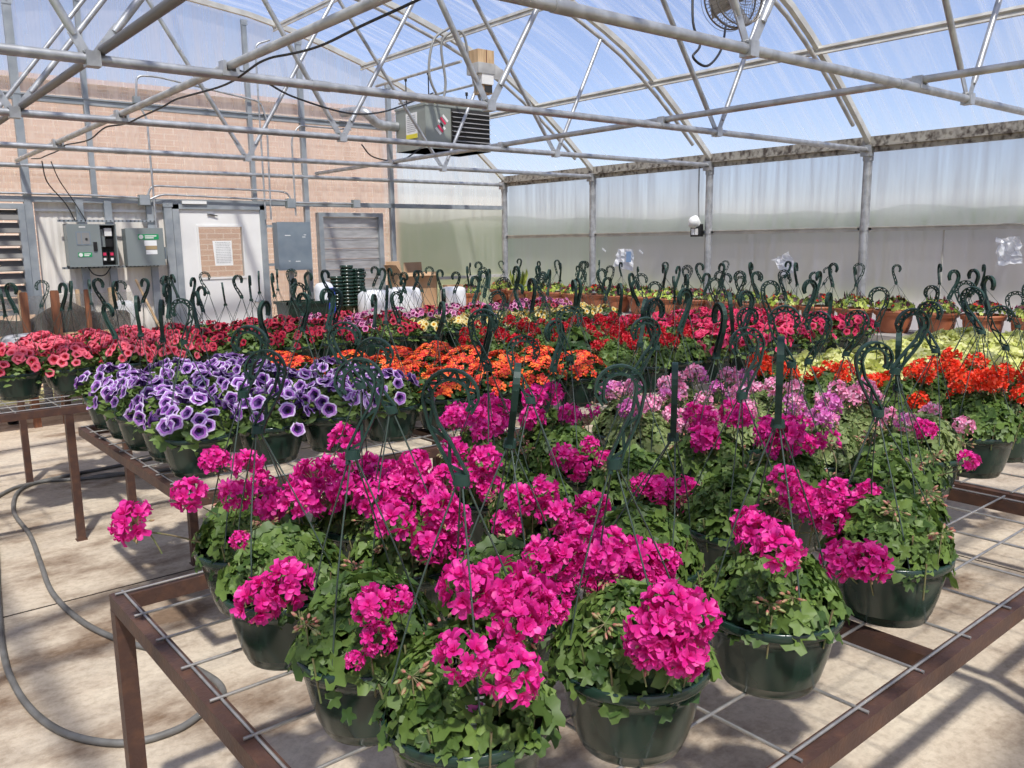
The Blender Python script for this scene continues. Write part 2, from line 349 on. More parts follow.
# roof trusses
TL = ['roof truss at the far end, against the end wall', 'second roof truss from the far wall, in front of the heater', 'third roof truss from the far wall', 'fourth roof truss from the far wall, carrying the wooden sensor box', 'nearest roof truss in view, crossing the top right', 'roof truss above the camera', 'roof truss behind the camera']
NODES = [(-2.36, (-3.62, -1.76)), (-4.59, (-5.60, -3.56)), (-6.79, (-7.39, -5.53))]
for k in range(0, KMAX):
    y = -k*S
    t = thing('roof_truss', TL[k], 'truss', (-W/2, y, H)); o = Vector((-W/2, y, H))
    yl = 0 if k else -.03
    L = lambda p: Vector(p)-o+Vector((0, yl, 0))
    b = MB(); b.tube([L((-.03, y, H)), L((-W+.03, y, H))], .0235, GALV, 12)
    for x in ((-.9, -3.2, -5.7, -8.1) if k else ()): b.tube([L((x-.05, y, H)), L((x+.05, y, H))], .0265, GALV, 12)
    b.build('bottom_chord', t)
    b = MB(); P = [L(p) for p in arch_pts(y, 0, .012)]
    for i in range(32): b.bar(P[i], P[i+1], .045, .055, ALU)
    b.build('arch_rib', t)
    if k:
        b = MB(); P = [L(p) for p in arch_pts(y, 0, -.085)]; b.tube(P[1:-1], .019, GALV2, 10); b.build('arch_tube', t)
        for nx, tops in NODES:
            for sgn, tx in zip((-1, 1), tops):
                a = L((nx+sgn*.028, y-.0, H+.03)); c = L((tx, y, archz(tx)-.09)); q = a.lerp(c, .075)
                d = (c-a).normalized(); b = MB()
                b.bar(a-d*.02, q, .007, .042, GALV, (1, 0, 0)); b.tube([a.lerp(c, .06), q+d*.02, c.lerp(a, .03), c], [.014, .0185, .0185, .012], GALV, 10)
                b.tube([a+Vector((0, -.02, .0)), a+Vector((0, .02, 0))], .009, GALV, 6)
                b.build('web_brace', t)
            b = MB(); x = nx; b.box((L((x, y, 0)).x-.03, yl-.030, -.032), (L((x, y, 0)).x+.03, yl+.030, .032), GALV); b.build('node_clamp', t)
# long pipes
def long_pipe(x, z, r, m, lab, y1=-12.6, clamps=True):
    t = thing('long_pipe', lab, 'pipe', (x, -6, z))
    b = MB(); b.tube([(0, 5.95, 0), (0, y1+6, 0)], r, m, 10); b.build('pipe', t)
    if clamps:
        for k in range(1, KMAX):
            b = MB(); y = -k*S+6; b.box((-.045, y-.03, -.05), (.045, y+.03, -.028), GALV); b.box((-.04, y-.028, -.03), (-.022, y+.028, .02), GALV); b.box((.022, y-.028, -.03), (.04, y+.028, .02), GALV); b.build('clamp', t)
long_pipe(-2.99, H+.043, .021, GALV2, 'long grey pipe running lengthwise on the trusses, right of the heater')
long_pipe(-6.18, H+.043, .020, GALV2, 'long light pipe running lengthwise with black cable wound on it')
long_pipe(-6.745, H+.043, .021, mat('dark_grey_pipe', (.15, .14, .135), .5, .3), 'long dark pipe running lengthwise, leftmost under the roof', clamps=False)
# purlins
for x, lab in ((-.99, 'lowest roof purlin above the clear side wall'), (-2.27, 'roof purlin between the lowest one and the ridge'), (-3.4, 'roof purlin just right of the ridge'), (-4.575, 'ridge purlin at the top of the roof'), (-5.75, 'roof purlin just left of the ridge'), (-6.9, 'roof purlin on the left slope'), (-8.16, 'lowest roof purlin on the left slope')):
    b = MB(); z = archz(x)-.02; s_ = (archz(x+.1)-archz(x-.1))/.2; n = Vector((-s_, 0, 1)).normalized()
    b.bar((x, -12.7, z), (x, -.02, z), .06, .028, ALU, n); b.bar((x-.02, -12.7, z-.028), (x-.02, -.02, z-.028), .012, .04, ALU, n)
    o = b.build('roof_purlin'); tag(o, lab, 'purlin')
b = MB(); b.tube([(-2.13, -1.9, 3.60), (-2.13, -.1, 3.60)], .017, GALV2, 8); b.tube([(-1.80, -1.9, 3.42), (-1.80, -.1, 3.42)], .015, GALV2, 8)
tag(b.build('support_pipe'), 'thin pipes under the roof holding the heater rods', 'pipe')

# gable framing
def gpost(x, z0, z1, w_, lab, m=GREYP, y=-.03):
    t = thing('gable_post', lab, 'post', (x, y, z0)); b = MB(); b.box((-w_/2, -.02, 0), (w_/2, .03, z1-z0), m); b.build('post', t)
    b = MB(); b.box((-w_/2-.01, -.026, z1-z0-.06), (w_/2+.01, -.02, z1-z0), m); b.tube([(0, -.03, z1-z0-.03), (0, -.024, z1-z0-.03)], .008, GALV, 6); b.build('bracket', t)
gpost(-6.12, 0, archz(-6.12)-.06, .075, 'grey end wall post beside the left louver')
gpost(-5.50, 2.16, archz(-5.5)-.06, .05, 'grey end wall post above the left electric box')
gpost(-4.78, 0, 2.14, .085, 'grey end wall post along the left door jamb')
gpost(-3.78, 2.16, archz(-3.78)-.06, .05, 'grey end wall post above the right door corner')
gpost(-3.13, 0, archz(-3.13)-.06, .06, 'grey end wall post between blue grey box and right louver')
gpost(-1.92, 0, archz(-1.92)-.06, .06, 'grey end wall post right of the closed louver')
b = MB(); b.box((-W, -.05, 2.11), (-.05, .02, 2.165), GREYP); tag(b.build('door_head_rail'), 'grey rail across the end wall at door height', 'rail')
b = MB(); b.box((-7.5, -.04, 3.085), (-1.0, .02, 3.14), GREYP); b.box((-7.5, -.055, 3.135), (-1.9, .0, 3.15), GREYP); tag(b.build('upper_wall_rail'), 'grey upper rail across the end wall beside the heater', 'rail')
b = MB(); b.box((-1.9, -.03, 1.15), (-.06, .02, 1.19), ALU); b.box((-W, -.02, 0), (-4.9, .03, .1), ALU); b.box((-3.6, -.02, 0), (0, .03, .1), ALU); struct('baseboard_far', b)
# strut posts of the electrics
for x, lab in ((-5.66, 'grey strut post under the left electric box, left leg'), (-5.39, 'grey strut post between the two electric boxes'), (-4.97, 'grey strut post behind the right electric box')):
    b = MB(); b.box((x-.035, -.06, 0), (x+.035, -.02, 2.14), GREYP); tag(b.build('strut_post'), lab, 'post')

# door
D = thing('door_1', None, None, (-4.2, 0, 0)); D['kind'] = 'structure'
def dl(x): return x+4.2
b = MB(); b.box((dl(-4.735), -.055, 0), (dl(-4.665), .03, 2.11), GREYP); b.box((dl(-3.735), -.055, 0), (dl(-3.665), .03, 2.11), GREYP); b.box((dl(-4.735), -.055, 2.06), (dl(-3.665), .03, 2.11), GREYP); b.build('door_frame', D)
b = MB(); z0, z1 = 1.30, 1.865; x0, x1 = dl(-4.46), dl(-3.96)
for a, c in (((dl(-4.665), -.03, .02), (x0, .015, 2.06)), ((x1, -.03, .02), (dl(-3.735), .015, 2.06)), ((x0, -.03, .02), (x1, .015, z0)), ((x0, -.03, z1), (x1, .015, 2.06))): b.box(a, c, WHITE)
b.build('door_panel', D)
b = MB()
for a, c in (((x0-.02, -.04, z0-.02), (x0, -.025, z1+.02)), ((x1, -.04, z0-.02), (x1+.02, -.025, z1+.02)), ((x0, -.04, z0-.02), (x1, -.025, z0)), ((x0, -.04, z1), (x1, -.025, z1+.02))): b.box(a, c, WHITE)
wn = b.build('window_frame', D)
GLASS = poly('window_glass', (.84, .82, .80), (.8, .8, .8), .97, .95, (1, 1, 1), 2)
b = MB(); b.box((x0, -.012, z0), (x1, -.008, z1), GLASS); b.build('window_pane', wn)
b = MB(); b.box((dl(-4.35), -.05, 2.0), (dl(-4.27), -.03, 2.015), GALV); b.tube([(dl(-4.35), -.045, 2.007), (dl(-4.24), -.05, 1.99)], .006, BLACK, 6); b.build('door_closer_bracket', D)
b = MB(); b.tube([(dl(-3.80), -.03, 1.0), (dl(-3.80), -.08, 1.0)], .02, GALV, 10); b.tube([(dl(-3.80), -.08, 1.0), (dl(-3.88), -.085, 1.0)], .01, GALV, 8); b.build('door_handle', D)
b = MB(); b.box((-4.63, -.075, 2.115), (-4.36, -.05, 2.15), WHITE); tag(b.build('door_strip'), 'small white strip fitted on the rail above the door', 'strip')
# notice on the door glass
b = MB(); b.add([(-4.29, -.016, 1.43), (-4.085, -.016, 1.43), (-4.085, -.016, 1.71), (-4.305, -.016, 1.71), (-4.2, -.02, 1.58)], [(0, 1, 4), (1, 2, 4), (2, 3, 4), (3, 0, 4)], PAPER)
r2 = random.Random(3)
t = tag(b.build('paper_notice'), 'white printed notice taped to the door glass', 'notice')
b = MB()
for i in range(13):
    z = 1.69-.019*i; xx = -4.275
    while xx < -4.11:
        l = r2.uniform(.008, .03); b.box((xx, -.0205, z), (min(xx+l, -4.10), -.0195, z+.004), CABLEG); xx += l+.007
b.build('print', t)
# brick building beyond
b = MB(); b.box((-14, 2.5, -.13), (-.50, 2.8, 3.66), BRICK); b.box((-14, 2.42, 3.66), (-.46, 2.9, 3.72), BRICK); t = tag(b.build('brick_building'), 'tan brick building seen hazily behind the end wall', 'building')
BLD = mat('far_building_wall', (.42, .34, .30), .8, 0, (.46, .38, .34), 2)
b = MB(); b.box((16.2, -24, -.13), (16.6, 19, 1.88), mat('pale_boundary_wall', (.27, .235, .205), .85, 0, (.36, .31, .27), .4)); b.box((16.1, -24, 1.88), (16.7, 19, 1.95), MATS['pale_boundary_wall']); tag(b.build('boundary_wall'), 'long pale low wall outside, blurred behind the lower side wall', 'wall')
b = MB(); b.box((17, -14, -.13), (19, -3.6, 3.0), BLD); b.box((15.9, -14.05, 2.35), (19.1, -3.55, 2.5), WHITE); b.box((15.9, -14.05, 3.0), (19.1, -3.55, 3.12), WHITE)
tag(b.build('outbuilding'), 'long low brownish building with white bands beyond the side wall', 'building')
# tree line outside
b = MB(); vs = []; fs = []; nn = 90
for i in range(nn+1):
    a = math.radians(-60+i*(190/nn)); R_ = 46; x = -4+R_*math.sin(a)*1; y = -4+R_*math.cos(a)
    h = 3.1+.5*noise.noise((i*.35, 0, 0))+.25*noise.noise((i*1.3, 4, 0))
    for q, (rr, zz) in enumerate(((-2, -.1), (-1.2, h*.6), (0, h), (3, h*.9), (4, -.1))): vs.append((x+rr*math.sin(a), y+rr*math.cos(a), zz))
for i in range(nn):
    for q in range(4): fs.append((i*5+q, i*5+q+1, (i+1)*5+q+1, (i+1)*5+q))
b.add(vs, fs, TREES, True); tag(b.build('tree_line'), 'distant band of trees blurred behind the clear walls', 'trees', kind='structure')

# ---------------------------------------------------------------- louvers
SLATD = mat('dark_louver_slat', (.20, .19, .175), .5, .3)  # darker grey-brown base colour for the open louver's slats
def louver(lab, x0, x1, z0, z1, n, op, m):
    t = thing('wall_louver', lab, 'louver', ((x0+x1)/2, 0, z0)); w_ = (x1-x0)/2; h = z1-z0
    b = MB()
    for a, c in (((-w_-.06, -.06, -.05), (-w_, .03, h+.05)), ((w_, -.06, -.05), (w_+.06, .03, h+.05)), ((-w_, -.06, h), (w_, .03, h+.05)), ((-w_, -.06, -.05), (w_, .03, 0))): b.box(a, c, m)
    b.build('frame', t); p = h/n
    for i in range(n):
        z = i*p; b = MB()
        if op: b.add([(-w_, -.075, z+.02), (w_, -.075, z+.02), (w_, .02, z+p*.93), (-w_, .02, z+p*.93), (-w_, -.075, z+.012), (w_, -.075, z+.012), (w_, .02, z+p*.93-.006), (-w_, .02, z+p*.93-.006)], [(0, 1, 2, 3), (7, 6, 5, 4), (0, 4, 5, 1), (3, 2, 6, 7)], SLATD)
        else:
            b.box((-w_, -.014, z), (w_, -.006, z+p*.97), SLATG); b.box((-w_, -.022, z), (w_, -.014, z+.014), SLATG); b.box((-w_, -.018, z+p*.80), (w_, -.014, z+p*.84), SLATG)
        b.build('slat', t)
    return t
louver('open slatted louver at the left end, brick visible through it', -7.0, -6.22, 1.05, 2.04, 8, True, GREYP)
louver('closed grey slatted louver between blue grey box and clear panel', -2.93, -2.14, 1.08, 1.99, 7, False, GREYP)

# ---------------------------------------------------------------- electrics on the end wall
b = MB()
for z in (1.915, 1.44):
    b.box((-5.88, -.075, z), (-4.93, -.06, z+.022), GREYP)
    for i in range(24): b.box((-5.87+i*.04, -.077, z+.006), (-5.855+i*.04, -.0745, z+.016), DARK)
tag(b.build('strut_rail'), 'pair of slotted rails carrying the electric boxes', 'rail')
def label_mark(b, x, z, w_, h, y):
    b.box((x, y-.002, z), (x+w_, y, z+h), STICK); r = h*.42
    b.tube([(x+h*.55, y-.0035, z+h/2), (x+h*.55, y-.0015, z+h/2)], r, WHITE, 14)
    for i, l in enumerate((.5, .38)): b.box((x+h*1.25, y-.0032, z+h*(.56-.36*i)), (x+h*1.25+(w_-h*1.3)*l*1.7, y-.0022, z+h*(.78-.36*i)), WHITE)
t = thing('control_panel', 'grey electric box with an open right side full of breakers', 'electric box', (-5.60, -.06, 1.46))
b = MB(); w_ = .235
b.box((-w_, -.14, 0), (.075, -.12, .43), BOXG); b.box((-w_, -.12, 0), (-w_+.01, 0, .43), BOXG); b.box((-w_, -.12, .42), (w_, 0, .43), BOXG); b.box((-w_, -.12, 0), (w_, 0, .012), BOXG); b.box((.225, -.13, 0), (w_, 0, .43), BOXG); b.box((-w_, -.012, 0), (w_, 0, .43), DARK); b.box((.065, -.12, 0), (.075, 0, .43), BOXG)
b.build('box_body', t)
b = MB(); b.box((-.155, -.143, .22), (-.02, -.139, .355), BOXB); b.box((-.145, -.1445, .23), (-.11, -.1425, .345), CABLEG); b.box((-.10, -.1445, .23), (-.03, -.1425, .345), CABLEG); b.tube([(-.06, -.15, .28), (-.06, -.143, .28)], .012, DARK, 10); b.build('meter_window', t)
b = MB(); b.box((.0, -.15, .16), (.035, -.14, .25), BLACK); b.build('latch_handle', t)
b = MB(); label_mark(b, -.15, .10, .13, .045, -.1405); b.build('green_label', t)
b = MB(); b.box((-.12, -.142, .395), (-.06, -.14, .407), WHITE); b.build('name_tag', t)
b = MB(); b.box((.13, -.085, .31), (.20, -.04, .39), WHITE); b.box((.09, -.06, .20), (.14, -.02, .38), BOXG); b.build('switch_unit', t)
b = MB(); b.box((.135, -.07, .20), (.205, -.03, .28), BLACK); b.build('contactor', t)
for i in range(2):
    b = MB(); b.box((.09+.07*i, -.08, .05), (.14+.07*i, -.03, .15), BLACK); b.box((.10+.07*i, -.085, .11), (.13+.07*i, -.08, .14), STICKR); b.box((.10+.07*i, -.09, .06), (.125+.07*i, -.08, .085), WHITE); b.build('breaker', t)
t = thing('breaker_box', 'closed grey electric box with green label, right of the open one', 'electric box', (-5.095, -.06, 1.46))
b = MB(); b.box((-.185, -.15, .0), (.185, 0, .385), BOXG); b.box((-.19, -.16, -.004), (.19, -.148, .389), BOXG); b.build('box_body', t)
b = MB(); label_mark(b, -.07, .27, .21, .055, -.1605); b.build('green_label', t)
b = MB(); b.box((-.01, -.163, .205), (.115, -.1602, .26), PAPER); b.box((.0, -.164, .165), (.115, -.1602, .205), STICKB); b.box((.0, -.163, .115), (.115, -.1602, .16), PAPER); b.build('paper_sticker', t)
b = MB(); b.box((.19, -.11, .06), (.22, -.05, .17), BOXB); b.box((.21, -.10, .1), (.235, -.07, .19), BOXG); b.build('side_switch', t)
t = thing('breaker_box', 'blue grey closed box right of the white door', 'electric box', (-3.39, -.05, 1.36))
b = MB(); b.box((-.205, -.14, 0), (.205, 0, .555), BOXB); b.box((-.21, -.15, -.005), (.21, -.138, .56), BOXB); b.build('box_body', t)
b = MB()
for x, z, l in ((-.12, .40, .07), (.10, .38, .04), (.12, .405, .03), (-.09, .10, .02), (.0, .095, .06)): b.box((x, -.1512, z), (x+l, -.15, z+.008), PAPER)
b.build('scratch_mark', t)
b = MB(); b.box((-.03, -.02, -1.36), (.03, .02, 0), GREYP); b.build('stand_post', t)
for z in (.05, .5):
    b = MB(); b.box((-.28, -.02, z), (.27, .0, z+.03), GREYP); b.build('mounting_strap', t)

def conduit(lab, pts, r=.011, m=GALV, name='conduit'):
    b = MB(); b.tube(bez(pts, 6) if len(pts) > 2 else pts, r, m, 8); return tag(b.build(name), lab, 'conduit' if 'conduit' in name else 'cable')
def corner(a, b_, c, r=.1):
    a, b_, c = Vector(a), Vector(b_), Vector(c); p = b_+(a-b_).normalized()*r; q = b_+(c-b_).normalized()*r
    return [p+(b_-p)*t*2*(1-t)+(q-p)*t*t for t in (0, .25, .5, .75, 1)]
def cond(lab, pts, r=.011, m=GALV):
    P = [Vector(pts[0])]
    for i in range(1, len(pts)-1): P += corner(pts[i-1], pts[i], pts[i+1], .07)
    P.append(Vector(pts[-1])); b = MB(); b.tube(P, r, m, 8); return tag(b.build('conduit'), lab, 'conduit')
def junction(lab, x, z, s_=.05):
    b = MB(); b.box((x-s_, -.11, z-s_), (x+s_, -.05, z+s_), BOXG); b.box((x-s_*.9, -.114, z-s_*.9), (x+s_*.9, -.11, z+s_*.9), GREYP); tag(b.build('junction_box'), lab, 'box')
junction('small grey junction box above the right electric box', -5.03, 2.145, .055)
junction('small grey junction box above the blue grey box', -3.36, 2.14, .055)
junction('small grey junction box at the top corner of the right louver', -2.48, 2.15, .05)
junction('small grey junction box on the upper wall rail', -5.02, 3.17, .035)
cond('thin conduit running left along the head rail from the junction box', [(-6.4, -.07, 2.19), (-5.6, -.07, 2.185), (-5.08, -.08, 2.17)])
cond('thin conduit looping above the door to the right junction box', [(-4.99, -.08, 2.18), (-4.95, -.08, 2.30), (-3.5, -.08, 2.28), (-3.37, -.08, 2.26), (-3.36, -.08, 2.19)])
cond('thin straight conduit just above the door head', [(-4.98, -.09, 2.15), (-4.85, -.09, 2.21), (-3.4, -.09, 2.17)])
cond('thin conduit from the right junction box to the louver corner box', [(-3.31, -.08, 2.15), (-2.53, -.08, 2.15)])
cond('vertical conduit rising from the right electric box', [(-4.93, -.09, 1.85), (-4.93, -.08, 3.0), (-5.02, -.08, 3.15)])
cond('arched conduit above the upper wall rail', [(-5.02, -.08, 3.2), (-5.0, -.08, 3.42), (-4.8, -.08, 3.43), (-3.66, -.08, 3.28), (-3.6, -.08, 3.1)])
cond('vertical conduit down the wall right of the door', [(-3.68, -.08, 1.95), (-3.68, -.08, 3.9), (-3.5, -.08, 3.97)])
cond('second vertical conduit right of the door', [(-3.62, -.09, 1.95), (-3.60, -.09, 3.1)])
cond('vertical conduit above the blue grey box', [(-3.3, -.08, 2.0), (-3.30, -.08, 2.9), (-3.2, -.08, 3.05), (-2.5, -.08, 3.05)])
conduit('black cable pair hanging from the leftmost truss to the wall', [(-5.98, -.15, 2.5), (-5.95, -.14, 2.3), (-5.8, -.1, 2.1), (-5.72, -.08, 1.93)], .006, CABLE, 'hanging_cable')
conduit('thin black cable hanging right beside the first to the left box', [(-5.90, -.15, 2.5), (-5.84, -.14, 2.32), (-5.72, -.1, 2.12), (-5.62, -.08, 1.93)], .005, CABLE, 'hanging_cable')
conduit('short looped cable under the electric boxes', [(-5.65, -.1, 1.46), (-5.6, -.12, 1.38), (-5.5, -.12, 1.37), (-5.42, -.1, 1.46)], .006, CABLE, 'looped_cable')
# cable wound on the long pipe
P = []
for i in range(60):
    y = -.6-i*.13; P.append((-6.15+.012*math.sin(i*.9), y, 2.475-.03*abs(math.sin(i*.31))))
conduit('black cable tied along the left long pipe', P, .0055, CABLE, 'tied_cable')
conduit('thin cable drooping across the trusses toward the heater', [at(px, py, y=yy) for px, py, yy in ((228, 66, -5.4), (262, 80, -5.2), (294, 97, -4.9), (347, 113, -4.5), (382, 112, -4.2), (414, 101, -3.9), (433, 93, -3.7))], .006, CABLE, 'drooping_cable')
conduit('cable coiled beside the wooden sensor box', [(-4.66, -5.2, 2.95), (-4.78, -5.2, 2.86), (-4.82, -5.2, 2.66), (-4.74, -5.2, 2.52), (-4.70, -5.2, 2.62), (-4.72, -5.2, 2.86), (-4.60, -5.25, 2.92), (-4.54, -5.25, 2.7), (-4.50, -5.3, 2.5)], .008, CABLEG, 'coiled_cable')

# ---------------------------------------------------------------- unit heater
t = thing('unit_heater', 'grey unit heater hanging near the end wall, black louvred front', 'heater', (-1.74, -1.0, 2.74))
x0, x1, y0, y1, h = -.46, .48, -.28, .36, .50
b = MB(); b.box((x0, y0, 0), (x1, y1, h), HEAT); b.box((x0-.008, y0-.008, h-.02), (x1+.008, y1+.008, h+.006), HEAT); b.box((x0-.006, y0-.006, 0), (x1+.006, y1, .015), HEAT); b.build('cabinet', t)
b = MB(); b.box((-.10, y0-.012, .03), (x1-.01, y0-.002, h-.03), DARK); b.build('louver_cavity', t)
for i in range(8):
    z = .045+i*.054; b = MB(); b.add([(-.10, y0-.05, z), (x1-.015, y0-.05, z), (x1-.015, y0-.012, z+.012), (-.10, y0-.012, z+.012), (-.10, y0-.05, z-.005), (x1-.015, y0-.05, z-.005), (x1-.015, y0-.012, z+.007), (-.10, y0-.012, z+.007)], [(0, 1, 2, 3), (7, 6, 5, 4), (0, 4, 5, 1), (3, 2, 6, 7)], SLATG); b.build('louver_slat', t)
b = MB()
for cx, cz in ((-.215, .30), (-.255, .21)):
    for dx, dz, m in ((-.03, .03, WHITE), (0, 0, STICKR), (.03, -.03, WHITE)):
        a = PI/4; pts = []
        for u, v in ((-.05, -.014), (.05, -.014), (.05, .014), (-.05, .014)): pts.append((cx+dx*1.1+u*math.cos(-a)-v*math.sin(-a), y0-.004, cz+dz*-1+u*math.sin(-a)+v*math.cos(-a)+.02))
        b.add(pts, [(0, 1, 2, 3)], m)
b.build('warning_diamond', t)
b = MB(); b.box((x0-.011, -.12, .13), (x0-.008, .12, .42), PAPER); b.box((x0-.013, -.12, .13), (x0-.010, .12, .18), STICKY)
for i in range(9): b.box((x0-.013, -.09, .21+i*.022), (x0-.0105, .09, .214+i*.022), CABLEG)
b.build('rating_label', t)
for dx, dy in ((-.35, -.2), (.2, -.2), (-.35, .28), (.38, .28)):
    zt = 3.60-2.74 if dx < 0 else 3.42-2.74
    b = MB(); b.tube([(dx, dy, h), (dx, dy, zt)], .007, BLACK, 6); b.tube([(dx, dy, zt-.03), (dx, dy, zt+.01)], .016, BLACK, 6); b.build('hanging_rod', t)
b = MB(); b.tube(bez([(x0+.0, .33, .3), (x0-.25, .35, .32), (x0-.42, .4, .45), (x0-.42, .9, .5)], 5), .055, GALV, 12); b.build('flue_pipe', t)
conduit('thin black gas hose curling below the heater', [(-2.2, -1.15, 2.74), (-2.45, -1.1, 2.60), (-2.8, -1.1, 2.62), (-2.95, -1.1, 2.75)], .008, CABLE, 'gas_hose')

# ---------------------------------------------------------------- wooden sensor box on the truss
t = thing('sensor_box', 'small plywood sensor box with white band, fixed on the fourth truss', 'sensor box', (-4.49, -5.30, 2.56)); t.scale = (.78, .78, .78)
b = MB(); b.box((-.085, -.06, .22), (.075, .08, .33), WOODT); b.box((-.005, -.065, .22), (-.0, -.06, .33), WOODR); b.build('wooden_box', t)
b = MB(); b.box((-.09, -.068, .15), (.08, .085, .23), GALV2); b.box((-.09, .08, .15), (.28, .086, .235), GALV2); b.build('metal_strap', t)
b = MB(); b.box((-.05, -.062, .07), (.065, .07, .155), WHITE); b.build('white_band', t)
b = MB(); b.box((-.04, -.05, .0), (.06, .06, .07), WOODT); b.box((-.02, -.055, .01), (.055, -.048, .062), DARK); b.build('sensor_opening', t)

# ---------------------------------------------------------------- circulation fan
c = at(736, -4, y=-5.85)
t = thing('circulation_fan', 'round wire cage fan hanging under the roof at the top edge', 'fan', (c.x, c.y, c.z)); t.rotation_euler = (0, 0, math.radians(-22))
R_ = .205; FANM = mat('fan_cage_wire', (.20, .18, .16), .4, .6); BLADE = mat('fan_blade', (.38, .36, .33), .4, .4)
b = MB()
def ring(b, r, y, tr, m, n=36): b.tube([(r*math.cos(2*PI*i/n), y, r*math.sin(2*PI*i/n)) for i in range(n+1)], tr, m, 6, False)
ring(b, R_, -.075, .006, FANM); ring(b, R_, .075, .006, FANM); ring(b, R_+.004, 0, .008, FANM)
for i in range(48):
    a = 2*PI*i/48; ca, sa = math.cos(a), math.sin(a)
    b.tube([(.04*ca, -.115, .04*sa), (R_*.7*ca, -.11, R_*.7*sa), (R_*ca, -.075, R_*sa), (R_*ca, .075, R_*sa), (R_*.7*ca, .11, R_*.7*sa), (.04*ca, .115, .04*sa)], .0016, FANM, 4, False)
for r in (.09, .15, .21): ring(b, r, -.113, .0018, FANM, 28); ring(b, r, .113, .0018, FANM, 28)
b.build('cage', t)
for i in range(4):
    a = i*PI/2+.4; b = MB(); pts = []
    for r, wa, ty in ((.05, .5, .03), (.15, .42, .04), (.23, .36, .03)):
        pts += [(r*math.cos(a-wa), -ty, r*math.sin(a-wa)), (r*math.cos(a+wa), ty, r*math.sin(a+wa))]
    b.add(pts, [(0, 1, 3, 2), (2, 3, 5, 4)], BLADE, True); b.build('blade', t)
b = MB(); b.tube([(0, -.11, 0), (0, .02, 0)], .05, BLACK, 16); b.tube([(-.0, .04, 0), (0, .20, 0)], .065, BLADE, 16); b.build('motor', t)
b = MB(); b.tube([(0, 0, R_), (0, 0, archz(c.x)-c.z-.05)], .012, GALV, 8); b.build('hanging_bracket', t)
conduit('black fan cord looping under the nearest truss', [at(693, -25, y=-6.9), at(693, 22, y=-6.95), at(700, 45, y=-6.98), at(693, 57, y=-7.0), at(707, 66, y=-7.0), at(721, 50, y=-6.95), at(726, 25, y=-6.8)], .006, CABLE, 'fan_cord')

# ---------------------------------------------------------------- floodlight, plastic scraps, wall cable
t = thing('floodlight', 'small twin floodlight fixed on the side wall post', 'light', (-.1, -3.56, 1.68))
b = MB(); b.box((-.045, -.06, 0), (.03, .06, .11), BLACK); b.build('housing', t)
for dy in (-.045, .005):
    b = MB(); b.box((-.05, dy, .02), (-.044, dy+.04, .09), PAPER); b.build('lens', t)
b = MB(); b.tube(bez([(-.0, .0, .13), (-.05, .02, .17), (-.08, .05, .2)], 3), [.05, .06, .07, .075, .07, .05, .02], PAPER, 10); b.build('lamp_head', t)
b = MB(); b.box((-.02, -.02, .1), (.08, .02, .14), BLACK); b.build('mounting_arm', t)
conduit('thin cable down the wall to the floodlight', [(-.04, -3.52, 2.46), (-.05, -3.53, 2.1), (-.06, -3.55, 1.80)], .007, CABLEG, 'wall_cable')
PLAS = mat('clear_plastic_scrap', (.82, .83, .84), .15, 0, bump=.9, bscale=14, transl=.4)
def scrap(lab, q, seed):
    r = random.Random(seed); P = [at(x, y, x=-.03) for x, y in q]; b = MB(); n = 6; vs = []
    for i in range(n+1):
        for j in range(n+1):
            u, v = i/n, j/n; p = P[0].lerp(P[1], u).lerp(P[3].lerp(P[2], u), v); vs.append((p.x-r.uniform(0, .05), p.y+r.uniform(-.01, .01), p.z+r.uniform(-.01, .01)))
    b.add(vs, [(i*(n+1)+j, i*(n+1)+j+1, (i+1)*(n+1)+j+1, (i+1)*(n+1)+j) for i in range(n) for j in range(n)], PLAS); return tag(b.build('plastic_patch'), lab, 'plastic sheet')
o = scrap('crumpled clear plastic patch with blue print on the wall between two posts', [(619, 249), (635, 249), (634, 271), (615, 266)], 1)
b = MB(); p = at(628, 258, x=-.085); b.box((p.x-.002, p.y-.05, p.z-.05), (p.x, p.y+.03, p.z+.08), mat('faded_blue_print', (.25, .38, .60), .6)); c_ = b.build('blue_print', o)
scrap('tilted crumpled plastic patch on the wall right of the floodlight', [(774, 259), (791, 252), (797, 270), (786, 277)], 2)
scrap('crumpled plastic patch on the wall at the right edge', [(998, 238), (1022, 236), (1024, 264), (998, 265)], 5)
for px, py, l in ((604, 250, .03), (641, 252, .03)):
    p = at(px, py, x=-.0); b = MB(); b.bar((p.x-.0, p.y-l, p.z-l*.7), (p.x, p.y+l, p.z+l*.7), .02, .004, PLAS, (1, 0, 0)); tag(b.build('tape_strip'), 'small strip of tape on the wall %s of the blue printed patch' % ('left' if px < 620 else 'right'), 'tape')

# ---------------------------------------------------------------- soil bin, stakes and rear clutter
SHEET = poly('clear_plastic_sheet', (.93, .93, .91), (.75, .74, .72), .95, .80, (3, 3, 3), 3)
t = thing('soil_bin', 'clear sheeted bin of dark potting soil against the cream wall', 'soil bin', (-6.2, -.72, 0))
b = MB(); n = 22; vs = []
def soilh(x): return 1.0+.02*math.sin(x*9)+.13*math.exp(-((x-.22)/.2)**2)+.05*math.exp(-((x-.62)/.12)**2)
for i in range(n+1):
    x = -.75+i*1.5/n
    for j, y in enumerate((-.02, .1, .3, .5)): vs.append((x, y, (soilh(x)-(.03, .0, .02, .06)[j]+.015*noise.noise((x*8, y*9, 1)))))
for i in range(n+1):
    x = -.75+i*1.5/n; vs.append((x, -.03, .70))
fs = [(i*4+j, (i+1)*4+j, (i+1)*4+j+1, i*4+j+1) for i in range(n) for j in range(3)]+[((n+1)*4+i, (n+1)*4+i+1, (i+1)*4, i*4) for i in range(n)]
b.add(vs, fs, SOIL, True); b.build('soil_heap', t)
